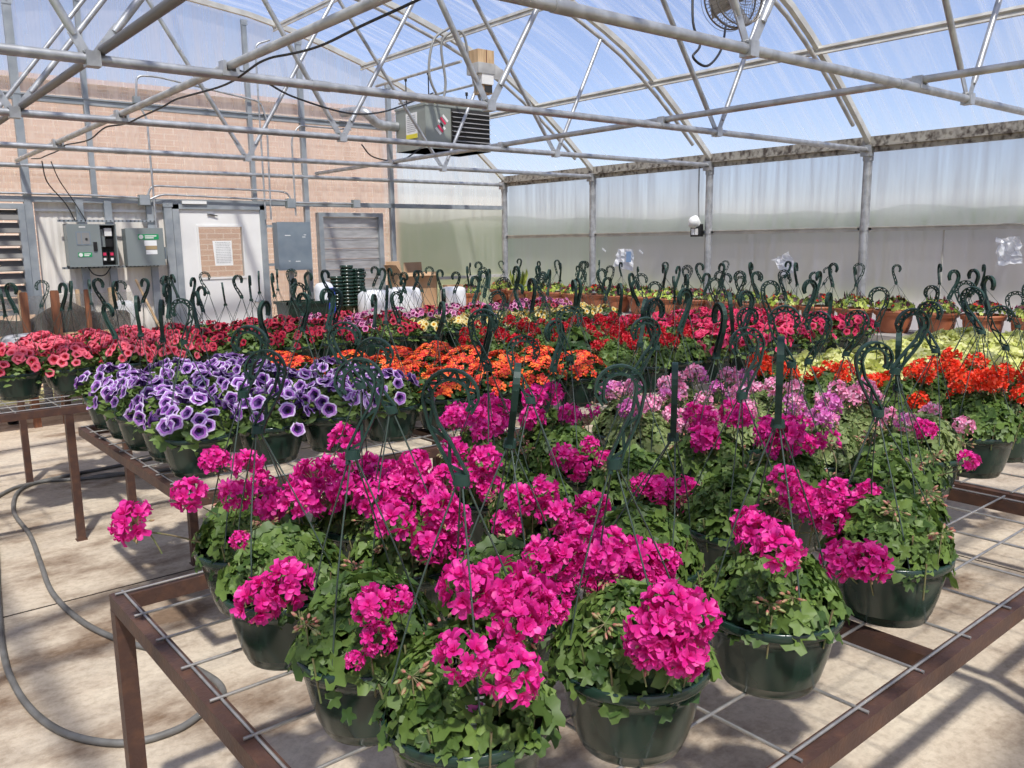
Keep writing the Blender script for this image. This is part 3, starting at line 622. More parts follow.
b = MB(); b.box((-.78, -.06, .70), (.78, -.05, 1.22), SHEET); b.build('plastic_sheet', t)
b = MB(); b.box((-.80, -.50, .66), (.80, .58, .70), WOODT); b.build('shelf', t)
for dx in (-.74, .74):
    for dy in (-.44, .5): b = MB(); b.box((dx-.03, dy-.03, 0), (dx+.03, dy+.03, .66), WOODR); b.build('leg', t)
b = MB(); b.box((-.8, -.10, .82), (.8, -.06, .86), WOODT); b.build('front_board', t)
for px, top, w_, lab, m in ((23, 293, 8, 'red brown stake standing at the left end of the soil bin', WOODR), (54, 291, 9, 'red brown stake beside the open electric box strut', WOODR), (77, 290, 4, 'thin pale stake behind the soil heap', WOODT), (86, 290, 5, 'slim orange brown stake in the middle of the soil bin', WOODR), (112, 288, 9, 'wide pale brown stake at the right of the soil bin', WOODT), (19, 291, 4, 'pale stake at the left end of the soil bin', WOODT)):
    p = at(px, top, y=-.86 if m is WOODR else -.08); ww = w_/834*depth_of(p)*.42; b = MB(); b.box((p.x-ww, p.y-.02, 0), (p.x+ww, p.y+.02, p.z), m); b.box((p.x-ww*.8, p.y-.016, p.z), (p.x+ww*.8, p.y+.016, p.z+.006), m); tag(b.build('wooden_stake'), lab, 'stake')
p = at(136, 280, y=-.25); q = at(152, 312, y=-.35); b = MB(); d = (q-p); b.tube([p, q+d*2.2], .014, WOODT, 8); b.tube([p-d*.02, p], .011, WOODT, 8); tag(b.build('broom_handle'), 'pale wooden handle leaning on the wall under the closed box', 'handle')
p = at(125, 312, y=-.55)
def sack(name, lab, c, sx, sy, sz, m, seed, cat='bag', rz=0, flat=.35):
    b = MB(); n = 20; k = 12; vs = []; fs = []
    for i in range(k+1):
        v = i/k; a = PI*v
        for j in range(n):
            u = 2*PI*j/n; ex = .55
            x = math.copysign(abs(math.cos(u))**ex, math.cos(u)); y = math.copysign(abs(math.sin(u))**ex, math.sin(u)); r = math.sin(a)**.5 if 0 < v < 1 else 0
            z = -math.copysign(abs(math.cos(a))**flat, math.cos(a)); q = 1+.10*noise.noise((x*2+seed, y*2, z*2))
            vs.append((sx*x*r*q, sy*y*r*q, sz*(z*q+1)))
    for i in range(k):
        for j in range(n): fs.append((i*n+j, i*n+(j+1) % n, (i+1)*n+(j+1) % n, (i+1)*n+j))
    b.add(vs, fs, m, True); o = b.build(name); o.location = c; o.rotation_euler = (0, 0, rz); return tag(o, lab, cat)
# rear bench top beside the end wall
t = thing('potting_table', 'low plank table against the end wall under bags and pots', 'table', (-2.45, -.65, 0))
b = MB()
for i in range(4): b.box((-1.62, -.42+i*.2, .74), (1.62, -.24+i*.2, .78), WOODT)
b.build('table_top', t)
for dx in (-1.55, 0, 1.55):
    for dy in (-.36, .3): b = MB(); b.box((dx-.03, dy-.03, 0), (dx+.03, dy+.03, .74), WOODR); b.build('leg', t)
sack('plastic_bag', 'small white plastic bag among the stakes behind coral petunias', (p.x, p.y, .78), .09, .07, .17, BAGW, 2)
sack('plastic_bundle', 'grey bundle of wrapped plastic at the left behind coral petunias', (-6.42, -1.02, .70), .22, .13, .10, PLASG, 7, 'bundle', flat=.7)
for px, yy, sx, sz, sd, lab in ((374, -.85, .19, .165, 4, 'white soil bag on the rear table, nearest the green pot stacks'), (403, -.72, .22, .17, 9, 'white soil bag in front of the open cardboard box'), (453, -.70, .15, .155, 12, 'white soil bag at the right end of the rear table')):
    sack('soil_bag', lab, (at(px, 290, y=yy).x, yy, .78), sx, .14, sz, BAGW, sd)
t = thing('soil_bag', 'upright white and blue soil bag beside the stacked green pots', 'bag', (at(324, 290, y=-.75).x, -.75, .78))
o = sack('bag_body', None, (0, 0, 0), .10, .09, .22, BAGW, 5); o.parent = t; del o['category']
b = MB(); b.box((.0, -.097, .05), (.09, -.088, .38), BAGB); b.box((.02, -.099, .18), (.07, -.096, .24), WHITE); b.build('blue_print', t)
# cardboard box
t = thing('cardboard_box', 'open brown cardboard box standing against the clear end wall', 'box', (at(412, 270, y=-.36).x, -.36, .78))
b = MB(); b.box((-.27, -.17, 0), (-.262, .17, .5), CARD); b.box((.262, -.17, 0), (.27, .17, .5), CARD); b.box((-.27, -.17, 0), (.27, -.162, .5), CARD); b.box((-.27, .162, 0), (.27, .17, .5), CARD); b.box((-.27, -.17, 0), (.27, .17, .01), CARD); b.build('carton', t)
for a, c_, d_, e_ in (((-.27, -.17, .5), (.27, -.17, .5), (.24, -.26, .46), (-.24, -.26, .46)), ((-.27, -.17, .5), (-.27, .17, .5), (-.33, .15, .60), (-.33, -.15, .60)), ((-.02, .17, .5), (.27, .17, .5), (.28, .2, .62), (-.0, .2, .62)), ((-.27, .17, .5), (-.05, .17, .5), (-.07, .19, .64), (-.28, .19, .64))):
    b = MB(); b.add([a, c_, d_, e_]+[tuple(Vector(q)+Vector((.002, .002, .004))) for q in (a, c_, d_, e_)], [(0, 1, 2, 3), (7, 6, 5, 4), (0, 3, 7, 4), (1, 5, 6, 2), (2, 6, 7, 3)], CARD); b.build('flap', t)
b = MB(); b.box((-1.52, -.66, .78), (-1.26, -.56, 1.10), CARD); b.box((-1.52, -.66, 1.10), (-1.40, -.56, 1.108), CARD); b.box((-1.385, -.66, 1.10), (-1.26, -.56, 1.108), CARD); tag(b.build('cardboard_box'), 'low closed cardboard box right of the open one', 'box')
# stacks of nursery pots
for i, (dx, n_, lab) in enumerate(((at(337, 290, y=-.55).x, 9, 'stack of dark green nursery pots, leftmost and lower'), (at(346, 290, y=-.55).x+.02, 12, 'tallest stack of dark green nursery pots'), (at(356, 290, y=-.55).x+.04, 11, 'stack of dark green nursery pots, rightmost'))):
    t = thing('nursery_pot_stack', lab, 'pots', (dx, -.55, .78))
    for j in range(n_):
        b = MB(); z = j*.042; b.lathe([(.05, z), (.072, z+.13), (.08, z+.13), (.08, z+.16), (.07, z+.16), (.048, z+.01)], POTG, 16); b.build('nursery_pot', t)
t = thing('plastic_tote', 'dark green plastic tote left of the white and blue bag', 'tote', (-3.62, -.8, .60))
b = MB(); b.add([(-.22, -.13, 0), (.22, -.13, 0), (.22, .13, 0), (-.22, .13, 0), (-.25, -.16, .42), (.25, -.16, .42), (.25, .16, .42), (-.25, .16, .42)], [(0, 3, 2, 1), (0, 1, 5, 4), (1, 2, 6, 5), (2, 3, 7, 6), (3, 0, 4, 7)], POTG); b.build('tub', t)
b = MB(); 
for a, c_ in (((-.27, -.18, .40), (.27, -.16, .43)), ((-.27, .16, .40), (.27, .18, .43)), ((-.27, -.18, .40), (-.25, .18, .43)), ((.25, -.18, .40), (.27, .18, .43))): b.box(a, c_, POTG)
b.build('rim', t)
b = MB(); b.box((-3.85, -.95, 0), (-3.35, -.65, .6), WOODR); b.box((-3.87, -.97, .585), (-3.33, -.63, .6), WOODT); tag(b.build('storage_crate'), 'brown crate under the dark green tote', 'crate')

# ---------------------------------------------------------------- hoses on the floor
def hose(lab, q, r=.0128, extra=()):
    P = [at(x, y, z=r) for x, y in q]+[Vector(e) for e in extra]; b = MB(); b.tube(bez(P, 6), r, HOSE, 10); tag(b.build('garden_hose'), lab, 'hose')
hose('grey hose looping over the floor at the left edge and under the front bench', [(150, 470), (110, 476), (77, 479), (40, 482), (18, 492), (14, 512), (30, 535), (40, 561), (52, 592), (80, 620), (117, 639), (160, 652), (215, 680), (222, 700), (205, 711), (176, 730), (126, 743), (73, 736), (38, 716), (15, 686), (3, 650), (-2, 590), (-6, 520), (-20, 470)])
hose('grey hose running from the left edge under the middle bench', [(-12, 502), (12, 489), (30, 484), (75, 474), (127, 464), (165, 455), (200, 446), (240, 440)], .013)
hose('short grey hose branching under the middle bench', [(77, 480), (110, 474), (150, 472), (185, 466), (230, 455)], .012)
# wet stain edge: drain pipe below the front bench
p = at(13, 419, z=.05); b = MB(); b.lathe([(0, 0), (.045, .005), (.06, .09), (.062, .10), (.05, .10), (.04, .02)], BLACK, 16, (p.x, p.y, 0)); tag(b.build('nursery_pot'), 'small dark pot on the floor behind the left bench legs', 'pot')

# ---------------------------------------------------------------- benches
BZ = .79
def bench(lab, x0, x1, y0, y1, sx=.217, sy=.165, m=RUST, inset=.02, yin=0):
    t = thing('plant_bench', lab, 'bench', ((x0+x1)/2, (y0+y1)/2, 0), 0, 'steel plant benches'); hx, hy = (x1-x0)/2, (y1-y0)/2; z = BZ-.012
    for a, c in (((-hx, -hy, z-.04), (hx, -hy+.04, z)), ((-hx, hy-.04, z-.04), (hx, hy, z)), ((-hx, -hy+.04, z-.04), (-hx+.04, hy-.04, z)), ((hx-.04, -hy+.04, z-.04), (hx, hy-.04, z))):
        b = MB(); b.box(a, c, m); b.build('frame_rail', t)
    for x in (0,):
        b = MB(); b.box((x-.02, -hy+.045, z-.045), (x+.02, hy-.045, z-.008), m); b.build('cross_bar', t)
    for x in (-hx+inset+.02, hx-inset-.02):
        for y in (-hy+.0225+yin, hy-.0225-yin):
            b = MB(); b.box((x-.021, y-.021, .004), (x+.021, y+.021, z-.04), m); b.box((x-.028, y-.028, 0), (x+.028, y+.028, .005), m); b.build('leg', t)
    b = MB(); r = .0035; n = int(2*hy/sy)
    for i in range(n+1):
        y = -hy+.028+i*(2*hy-.056)/n; b.tube([(-hx+.008, y, BZ-.006), (hx-.008, y, BZ-.006)], r, WIRE, 6)
    n = int(2*hx/sx)
    for i in range(n+1):
        x = -hx+.03+i*(2*hx-.06)/n; b.tube([(x, -hy+.008, BZ-.009), (x, hy-.008, BZ-.009)], r, WIRE, 6)
    b.build('wire_mesh_top', t); return t
bench('rusty steel bench nearest the camera, its left corner in full view', -7.35, -4.83, -8.92, -7.38, inset=.0)
bench('rusty steel bench at the right edge under orange red geraniums', -4.79, -2.30, -8.92, -7.38)
bench('rusty steel bench under the purple petunias, second row, left table', -6.92, -4.45, -6.68, -5.12, inset=.44, yin=.15)
bench('rusty steel bench under the red geraniums and rose petunias, second row, right table', -4.41, -1.92, -6.68, -5.18)
bench('rusty steel bench at the left edge under the coral petunias', -9.08, -6.83+.21, -4.50, -2.98, inset=.19)
bench('rusty steel bench of the third row under crimson petunias', -6.58, -4.06, -4.50, -2.98)
bench('rusty steel bench of the third row under the cream pansies', -4.02, -1.50, -4.50, -2.98)
t = thing('plank_bench', 'long grey plank bench along the clear side wall under terracotta baskets', 'bench', (-.45, -5, 0))
GPL = mat('weathered_grey_planks', (.26, .24, .22), .8, 0, (.38, .35, .31), 6, stretch=(6, .6, 6))
b = MB()
for i in range(3): b.box((-.30+i*.2, -4.4, .765), (-.11+i*.2, 4.55, .805), GPL)
b.build('plank_top', t); b = MB(); b.box((-.32, -4.4, .70), (-.30, 4.55, .805), GPL); b.build('front_board', t)
for y in (-4.2, -2.1, 0, 2.2, 4.4):
    for x in (-.25, .25): b = MB(); b.box((x-.035, y-.035, 0), (x+.035, y+.035, .765), GPL); b.build('leg', t)

# ---------------------------------------------------------------- plant parts
def basis(n):
    n = Vector(n).normalized(); a = n.cross(Vector((0, 0, 1)));
    if a.length < .05: a = Vector((1, 0, 0))
    a.normalize(); return a, n.cross(a), n
def leaf(b, p, n, r, m, R, lobes=5, cup=.25, elong=1.0):
    u, v, n = basis(n); a0 = R.uniform(0, 2*PI); k = lobes*3; tx, ty = R.uniform(-.35, .35), R.uniform(-.35, .35)
    vs = [p-n*(cup*r*.5)]
    for i in range(k):
        a = a0+2*PI*i/k; q = r*(1.0, .93, .66)[i % 3]*R.uniform(.93, 1.05)
        if i == k-1 and lobes == 5: q *= .45
        x, y = math.cos(a)*q*elong, math.sin(a)*q
        vs.append(p+u*x+v*y+n*((.08, .02, .22)[i % 3]*r*cup*3+tx*x+ty*y-abs(x)*.15))
    b.add(vs, [(0, 1+i, 1+(i+1) % k) for i in range(k)], m, True)
def oval(b, p, d, n, l, w_, m, R):
    d = Vector(d).normalized(); s = d.cross(Vector(n)).normalized(); n = s.cross(d)
    vs = [p, p+d*l*.35+s*w_*.5+n*l*.10, p+d*l*.42-n*l*.0+n*l*.03, p+d*l*.35-s*w_*.5+n*l*.10, p+d*l*.75+s*w_*.36+n*l*.05, p+d*l*.75-s*w_*.36+n*l*.05, p+d*l-n*l*.12]
    b.add(vs, [(0, 1, 2), (0, 2, 3), (2, 1, 4), (2, 5, 3), (2, 4, 6), (2, 6, 5)], m, True)
def dome(R, rad, z0, z1, droop=.35):
    a = R.uniform(0, 2*PI); q = R.random()**.55; r = rad*q; zz = z1-(z1-z0)*(q**2.2)*R.uniform(.75, 1.05)
    if q > .85 and R.random() < droop: zz -= R.uniform(.01, .07)
    n = Vector((math.cos(a)*q*1.1, math.sin(a)*q*1.1, 1.05-.5*q)); n += Vector((R.uniform(-.5, .5), R.uniform(-.5, .5), R.uniform(-.3, .3)))
    return Vector((r*math.cos(a), r*math.sin(a), zz)), n
def fill(b, rad, z0, z1, m):   # inner dark leafy core so baskets are not hollow
    for i in range(3):
        pass
def petal(b, c, d, n, l, w_, m, R):
    d = Vector(d).normalized(); s = d.cross(Vector(n))
    if s.length < .01: s = d.cross(Vector((1, 0, 0)))
    s.normalize(); n = s.cross(d); j = lambda: n*(R.uniform(-.10, .12)*l)
    vs = [c+s*w_*.12, c-s*w_*.12, c+d*l*.55+s*w_*.46+n*l*.18+j(), c+d*l*.55-s*w_*.46+n*l*.18+j(), c+d*l*.9+s*w_*.36+n*l*.12+j(), c+d*l*.9-s*w_*.36+n*l*.12+j(), c+d*l*.6+n*l*.10, c+d*l*.97+n*l*.04+j()]
    b.add(vs, [(0, 6, 1), (0, 2, 6), (1, 6, 3), (2, 4, 6), (4, 7, 6), (7, 5, 6), (5, 3, 6)], m, True)
def floret(b, c, n, r, m, R, k=6):
    u, v, n = basis(n); a0 = R.uniform(0, 6)
    for i in range(k):
        a = a0+2*PI*i/k+R.uniform(-.15, .15); e = u*math.cos(a)+v*math.sin(a); t = R.uniform(.0, .55)
        petal(b, c, e*(1-t)+n*t, n, r*R.uniform(.8, 1.2), r*R.uniform(.42, .66), m, R)
    for i in range(3):
        a = a0+2.1*i; e = u*math.cos(a)+v*math.sin(a); petal(b, c+n*r*.1, e*.5+n*.8, n, r*.6, r*.6, m, R)
def umbel(name, mats, R, rad=.034, fr=.027, n=13, k=6, stem=.13, full=1):
    """one flower head: stem, calyx, buds and a ball of double florets (a mesh with its base at the head's centre)"""
    b = MB(); b.tube(bez([(0, 0, 0), (R.uniform(-.015, .015), R.uniform(-.015, .015), -stem*.5), (R.uniform(-.03, .03), R.uniform(-.03, .03), -stem)], 3), .0022, STEM, 5)
    for i in range(n):
        ph = i*2.39996; zz = 1-(i+.5)/n*(1.45*full); r = math.sqrt(max(0, 1-zz*zz)); d = Vector((r*math.cos(ph), r*math.sin(ph), zz))+Vector((R.uniform(-.2, .2), R.uniform(-.2, .2), R.uniform(-.1, .1)))
        d.normalize(); q = d*rad*R.uniform(.75, 1.05)
        b.tube([(0, 0, -.012), q], .0011, STEM, 4, False); floret(b, q, d, fr*R.uniform(.85, 1.12), R.choice(mats), R, k)
    for i in range(7):
        a = R.uniform(0, 6.3); d = Vector((math.cos(a), math.sin(a), R.uniform(-1.2, .1))).normalized(); q = d*rad*R.uniform(.8, 1.1)+Vector((0, 0, -.008))
        b.tube([(0, 0, -.014), q], .0009, STEM, 4, False); b.tube([q, q+d*.005, q+d*.012, q+d*.016], [.001, .0038, .0032, .0008], BUD, 5, False)
    return b.mesh(name)
def budcluster(name, R):
    b = MB(); b.tube([(0, 0, 0), (R.uniform(-.01, .01), 0, -.09)], .0018, STEM, 5)
    for i in range(13):
        a = R.uniform(0, 6.3); d = Vector((math.cos(a), math.sin(a), R.uniform(-.7, .9))).normalized(); q = d*R.uniform(.016, .026)
        b.tube([(0, 0, 0), q], .0009, STEM, 4, False); b.tube([q, q+d*.005, q+d*.013, q+d*.018], [.001, .0042, .0036, .0008], BUD, 5, False)
    return b.mesh(name)
def trumpet(b, c, n, r, mt, ml, me, R, seg=15, lobes=5):
    u, v, n = basis(n); a0 = R.uniform(0, 6); vs = []
    for q, h in ((.10, -.75), (.30, -.22), (.55, -.02), (.80, .05), (1.0, .0)):
        for i in range(seg):
            a = a0+2*PI*i/seg; k = q*(1+.09*math.cos(lobes*a)*(q > .5)+.03*R.uniform(-1, 1)*(q > .7)); hh = h+(.10*math.sin(lobes*2*a)*(q > .7))
            vs.append(c+u*(math.cos(a)*k*r)+v*(math.sin(a)*k*r)+n*(hh*r))
    for j, m in enumerate((mt, mt, ml, me)):
        o = len(b.v) if j == 0 else o
        b.add(vs[j*seg:(j+2)*seg], [(i, (i+1) % seg, seg+(i+1) % seg, seg+i) for i in range(seg)], m, True)
def puff(b, c, n, r, mats, R):
    u, v, n = basis(n)
    for i in range(9):
        a = i*2.4; q = r*math.sqrt(i/9); p = c+u*math.cos(a)*q+v*math.sin(a)*q+n*(r*.5*(1-(q/r)**2)); m = R.choice(mats); s = r*.36; a1 = R.uniform(0, 6)
        vs = [p+n*s*.35]+[p+u*math.cos(a1+k*PI/2.5)*s+v*math.sin(a1+k*PI/2.5)*s for k in range(5)]
        b.add(vs, [(0, 1+k, 1+(k+1) % 5) for k in range(5)], m)
# ---- meshes shared by copies
def foliage(kind, seed):
    R = random.Random(seed); b = MB()
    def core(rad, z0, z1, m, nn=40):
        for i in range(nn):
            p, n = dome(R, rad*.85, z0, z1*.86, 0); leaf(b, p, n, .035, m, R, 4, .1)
    if kind in ('geranium', 'geranium_light'):
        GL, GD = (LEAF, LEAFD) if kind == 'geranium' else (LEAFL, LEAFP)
        for i in range(380):
            p, n = dome(R, .137, .155, .285, .06); leaf(b, p, n, R.uniform(.014, .025) if i % 9 else .034, GL, R, 5)
        for i in range(6):
            a = R.uniform(.5, 2.6); r = R.uniform(.125, .145); leaf(b, Vector((r*math.cos(a), r*math.sin(a), R.uniform(.13, .18))), (math.cos(a), math.sin(a), .5), R.uniform(.018, .026), GL, R, 5)
        for i in range(16):
            p, n = dome(R, .13, .18, .27, 0); b.tube([p-Vector((0, 0, .08)), p+n.normalized()*.02], .002, STEM, 4, False)
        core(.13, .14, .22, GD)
    elif kind == 'petunia':
        for i in range(210):
            p, n = dome(R, .148, .15, .245, .2); a = R.uniform(0, 6.3); oval(b, p, Vector((math.cos(a), math.sin(a), R.uniform(-.2, .6)))+n*.3, n, R.uniform(.03, .052), R.uniform(.016, .026), LEAFP, R)
        core(.15, .14, .22, LEAFP)
    elif kind == 'lantana':
        for i in range(200):
            p, n = dome(R, .148, .15, .235, .1); a = R.uniform(0, 6.3); oval(b, p, Vector((math.cos(a), math.sin(a), R.uniform(-.1, .5))), n, R.uniform(.03, .05), .024, LEAFD, R)
        core(.14, .14, .22, LEAFD)
    elif kind == 'coleus':
        for i in range(95):
            p, n = dome(R, .165, .15, .30, .4); leaf(b, p, n, R.uniform(.03, .046), COLEUS, R, 6, .35)
        core(.15, .14, .24, COLEUS, 30)
    elif kind == 'pansy':
        for i in range(170):
            p, n = dome(R, .145, .14, .215, .3); a = R.uniform(0, 6.3); oval(b, p, Vector((math.cos(a), math.sin(a), R.uniform(0, .7))), n, R.uniform(.03, .045), .018, LEAFD if i % 2 else LEAFP, R)
    elif kind == 'broadleaf':
        for i in range(34):
            p, n = dome(R, .15, .16, .33, .1); leaf(b, p, n, R.uniform(.04, .062), LEAFD if i % 3 else LEAF, R, 6, .2); b.tube([(p.x*.3, p.y*.3, .13), p], .002, STEM, 4, False)
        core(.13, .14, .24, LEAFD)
    elif kind == 'mixed':
        for i in range(150):
            p, n = dome(R, .17, .205, .30, .1); leaf(b, p, n, R.uniform(.018, .032), CHART if R.random() < .8 else LEAFP, R, 5)
        for i in range(24):
            a = R.uniform(0, 6.3); q = R.uniform(0, .05); p = Vector((q*math.cos(a), q*math.sin(a), .22)); d = Vector((math.cos(a)*.6, math.sin(a)*.6, 1)); oval(b, p, d, (math.cos(a), math.sin(a), -.3), R.uniform(.08, .15), .012, DARKLEAF if i % 3 else LEAFP, R)
        for i in range(26):
            p, n = dome(R, .17, .23, .30, 0); leaf(b, p, n, R.uniform(.018, .028), DARKLEAF, R, 4)
    elif kind == 'mixed2':
        for i in range(130):
            p, n = dome(R, .17, .205, .29, .1); leaf(b, p, n, R.uniform(.016, .028), LEAFP if R.random() < .6 else CHART, R, 5)
        for i in range(40):
            p, n = dome(R, .17, .23, .31, 0); leaf(b, p, n, R.uniform(.018, .028), DARKLEAF, R, 4)
    elif kind == 'grassy':
        for i in range(60):
            p, n = dome(R, .17, .20, .26, .5); leaf(b, p, n, R.uniform(.016, .028), CHART, R, 5)
        for i in range(60):
            a = R.uniform(0, 6.3); d = Vector((math.cos(a)*.45, math.sin(a)*.45, 1)); oval(b, Vector((.03*math.cos(a), .03*math.sin(a), .2)), d, (math.cos(a), math.sin(a), -.3), R.uniform(.16, .30), .010, CHART if i % 3 else LEAFP, R)
    return b.mesh('foliage')
def blossoms(kind, seed):
    R = random.Random(seed); b = MB()
    PT = {'purple_petunia': (PURPT, PURP, PURPE, 36, .029), 'coral_petunia': (CORALT, CORAL, CORAL, 48, .028), 'crimson_petunia': (CRIMT, CRIM, CRIM, 34, .026), 'rose_petunia': (ROSET, ROSE, ROSE, 40, .027), 'violet_mix': (VERBT, VERB, LPINK, 26, .022)}
    if kind in PT:
        a, c, e, n, r = PT[kind]
        for i in range(n):
            p, d = dome(R, .168, .172, .278, .12); d = d+Vector((0, 0, -.25)); d.normalize(); trumpet(b, p+d*.008, d, r*R.uniform(.8, 1.1), a, c, e, R)
    elif kind == 'lantana':
        for i in range(95):
            p, n = dome(R, .155, .165, .27, .1); puff(b, p, n, R.uniform(.015, .021), [LANO, LANR, LANR, LANR] if R.random() < .8 else [LANO], R)
    elif kind == 'cream_pansy':
        for i in range(15):
            p, n = dome(R, .14, .17, .25, 0); trumpet(b, p, Vector((n.x, n.y, .5)), .024, YELT, CREAM, CREAM, R, 10, 4)
    elif kind in ('mixed', 'mixed2'):
        for i in range(8 if kind == 'mixed' else 12):
            p, n = dome(R, .17, .23, .31, 0); floret(b, p, n, R.uniform(.014, .024), R.choice([RED, ROSE, ORED, RED, VERB]), R, 5)
    return b.mesh('blossoms')
def pot_mesh():
    b = MB(); b.lathe([(.0, .0), (.086, .0), (.0885, .005), (.0925, .018), (.0945, .0195), (.0955, .022), (.106, .060), (.116, .108), (.1195, .128), (.1285, .130), (.1305, .134), (.1305, .147), (.1285, .149), (.1215, .149), (.1195, .144), (.113, .11)], POTG, 40); return b.mesh('pot')
def soil_mesh(r=.114, z=.124):
    b = MB(); b.add([(0, 0, z+.008)]+[(r*math.cos(2*PI*i/20), r*math.sin(2*PI*i/20), z) for i in range(20)], [(0, 1+i, 1+(i+1) % 20) for i in range(20)], SOIL, True); return b.mesh('soil')
def terra_mesh():
    b = MB(); b.lathe([(.0, .0), (.115, .0), (.122, .01), (.140, .06), (.150, .12), (.152, .155), (.166, .158), (.170, .165), (.170, .178), (.174, .182), (.174, .197), (.170, .200), (.160, .200), (.155, .17)], TERRA, 36); return b.mesh('pot')
def hook_mesh(h=.155, r=.034, half=.0070):
    b = MB(); cz = h-r; C = [Vector((.020, 0, 0)), Vector((.010, 0, .022)), Vector((-.006, 0, .052)), Vector((-.022, 0, .080))]
    for i in range(15): a = math.radians(200-i*17); C.append(Vector((.002+r*math.cos(a), 0, cz+r*math.sin(a))))
    n = len(C); T = [(C[min(i+1, n-1)]-C[max(i-1, 0)]).normalized() for i in range(n)]; N_ = [Vector((-t.z, 0, t.x)) for t in T]
    wv = [half*(1.5 if i == 0 else 1.25 if i < 3 else 1 if i < n-2 else .6) for i in range(n)]
    for s in (-1, 1):
        P = [C[i]+N_[i]*(s*wv[i]) for i in range(n)]; vs = []
        for i in range(n):
            for dy, dn in ((-.0065, -.0019), (.0065, -.0019), (.0065, .0019), (-.0065, .0019)): vs.append(P[i]+Vector((0, dy, 0))+N_[i]*dn)
        b.add(vs, [(i*4+k, i*4+(k+1) % 4, (i+1)*4+(k+1) % 4, (i+1)*4+k) for i in range(n-1) for k in range(4)]+[(3, 2, 1, 0), (n*4-4, n*4-3, n*4-2, n*4-1)], HOOKG)
    for i in range(n-1):
        s = 1 if i % 2 else -1; b.bar(C[i]+N_[i]*s*wv[i], C[i+1]-N_[i+1]*s*wv[i+1], .005, .0034, HOOKG, (0, 1, 0))
        vs = [C[i]+N_[i]*wv[i], C[i]-N_[i]*wv[i], C[i+1]-N_[i+1]*wv[i+1], C[i+1]+N_[i+1]*wv[i+1]]
    b.tube([(.020, 0, .006), (.020, 0, -.010)], [.012, .014], HOOKG, 10)
    for a_ in range(4): b.tube([(.020+.009*math.cos(a_*PI/2+.78), .009*math.sin(a_*PI/2+.78), -.008), (.020+.012*math.cos(a_*PI/2+.78), .012*math.sin(a_*PI/2+.78), -.018)], .004, HOOKG, 6); return b.mesh('hook')
def wire_mesh(dx, dy, h, ang, r=.126, z=.139):
    e = Vector((r*math.cos(ang), r*math.sin(ang), z)); t = Vector((dx+.008*math.cos(ang), dy+.008*math.sin(ang), h-.012)); m = e.lerp(t, .5)+Vector((math.cos(ang), math.sin(ang), 0))*.012
    b = MB(); b.tube(bez([e+Vector((0, 0, -.012)), e+Vector((0, 0, .02)), m, t], 3), .0017, WIREG, 5, False); b.tube([e+Vector((-.004*math.cos(ang), -.004*math.sin(ang), -.014)), e+Vector((.006*math.cos(ang), .006*math.sin(ang), -.004))], .0035, HOOKG, 5); return b.mesh('hanger_wire')
M_POT, M_SOIL, M_HOOK, M_TERRA, M_TSOIL = pot_mesh(), soil_mesh(), hook_mesh(), terra_mesh(), soil_mesh(.158, .175)
VAR = [(0, 0, .52), (.03, .01, .50), (-.035, .02, .49), (.01, -.04, .47), (-.02, -.02, .51), (.06, .03, .44)]
M_WIRES = [[wire_mesh(dx, dy, h, PI/4+k*PI/2) for k in range(4)] for dx, dy, h in VAR]
M_BWIRES = [[wire_mesh(dx, dy, h, PI/4+k*PI/2, .139, .148) for k in range(4)] for dx, dy, h in VAR]
M_TWIRES = [[wire_mesh(dx, dy, h-.06, PI/4+k*PI/2, .168, .19) for k in range(4)] for dx, dy, h in VAR]
FK = {'magenta_geranium': 'geranium', 'pale_pink_geranium': 'geranium_light', 'orange_red_geranium': 'geranium', 'red_geranium': 'geranium', 'purple_petunia': 'petunia', 'coral_petunia': 'petunia', 'crimson_petunia': 'petunia', 'rose_petunia': 'petunia', 'violet_mix': 'pansy', 'lantana': 'lantana', 'lime_coleus': 'coleus', 'cream_pansy': 'pansy', 'broadleaf': 'broadleaf', 'mixed': 'mixed', 'mixed2': 'mixed2', 'grassy': 'grassy'}
FOL = {}; BLO = {}
def fol(kind, v):
    k = (FK[kind], v % 4)
    if k not in FOL: FOL[k] = foliage(FK[kind], hash(FK[kind]) % 1 + sum(map(ord, FK[kind]))+v % 4*31)
    return FOL[k]
def blo(kind, v):
    k = (kind, v % 4)
    if k not in BLO: BLO[k] = blossoms(kind, sum(map(ord, kind))+v % 4*57)
    return BLO[k]
RU = random.Random(5)
UMB = {'magenta_geranium': [umbel('flower_head', [MAG], RU, .043, .032, 12, 9) for _ in range(5)]+[umbel('flower_head', [MAG], RU, .030, .026, 5, 5)],
       'pale_pink_geranium': [umbel('flower_head', [LPINK], RU, .034, .024, 12) for _ in range(4)]+[umbel('flower_head', [VIOL], RU, .032, .024, 12), umbel('flower_head', [LPINK, VIOL], RU, .034, .024, 11)],
       'orange_red_geranium': [umbel('flower_head', [ORED], RU, .040, .027, 13) for _ in range(3)],
       'red_geranium': [umbel('flower_head', [RED], RU, .034, .024, 11) for _ in range(3)]}
BUDS = [budcluster('bud_cluster', RU) for _ in range(3)]
def tagmesh():
    b = MB(); b.box((-.014, -.0008, 0), (.014, .0008, .05), PAPER); b.box((-.011, -.0014, .018), (.011, -.0007, .042), VERB); b.box((-.005, -.0008, -.05), (.005, .0008, 0), PAPER); b.box((-.009, -.0014, .008), (.009, -.0007, .012), CABLEG); return b.mesh('plant_tag')
M_TAG = tagmesh()
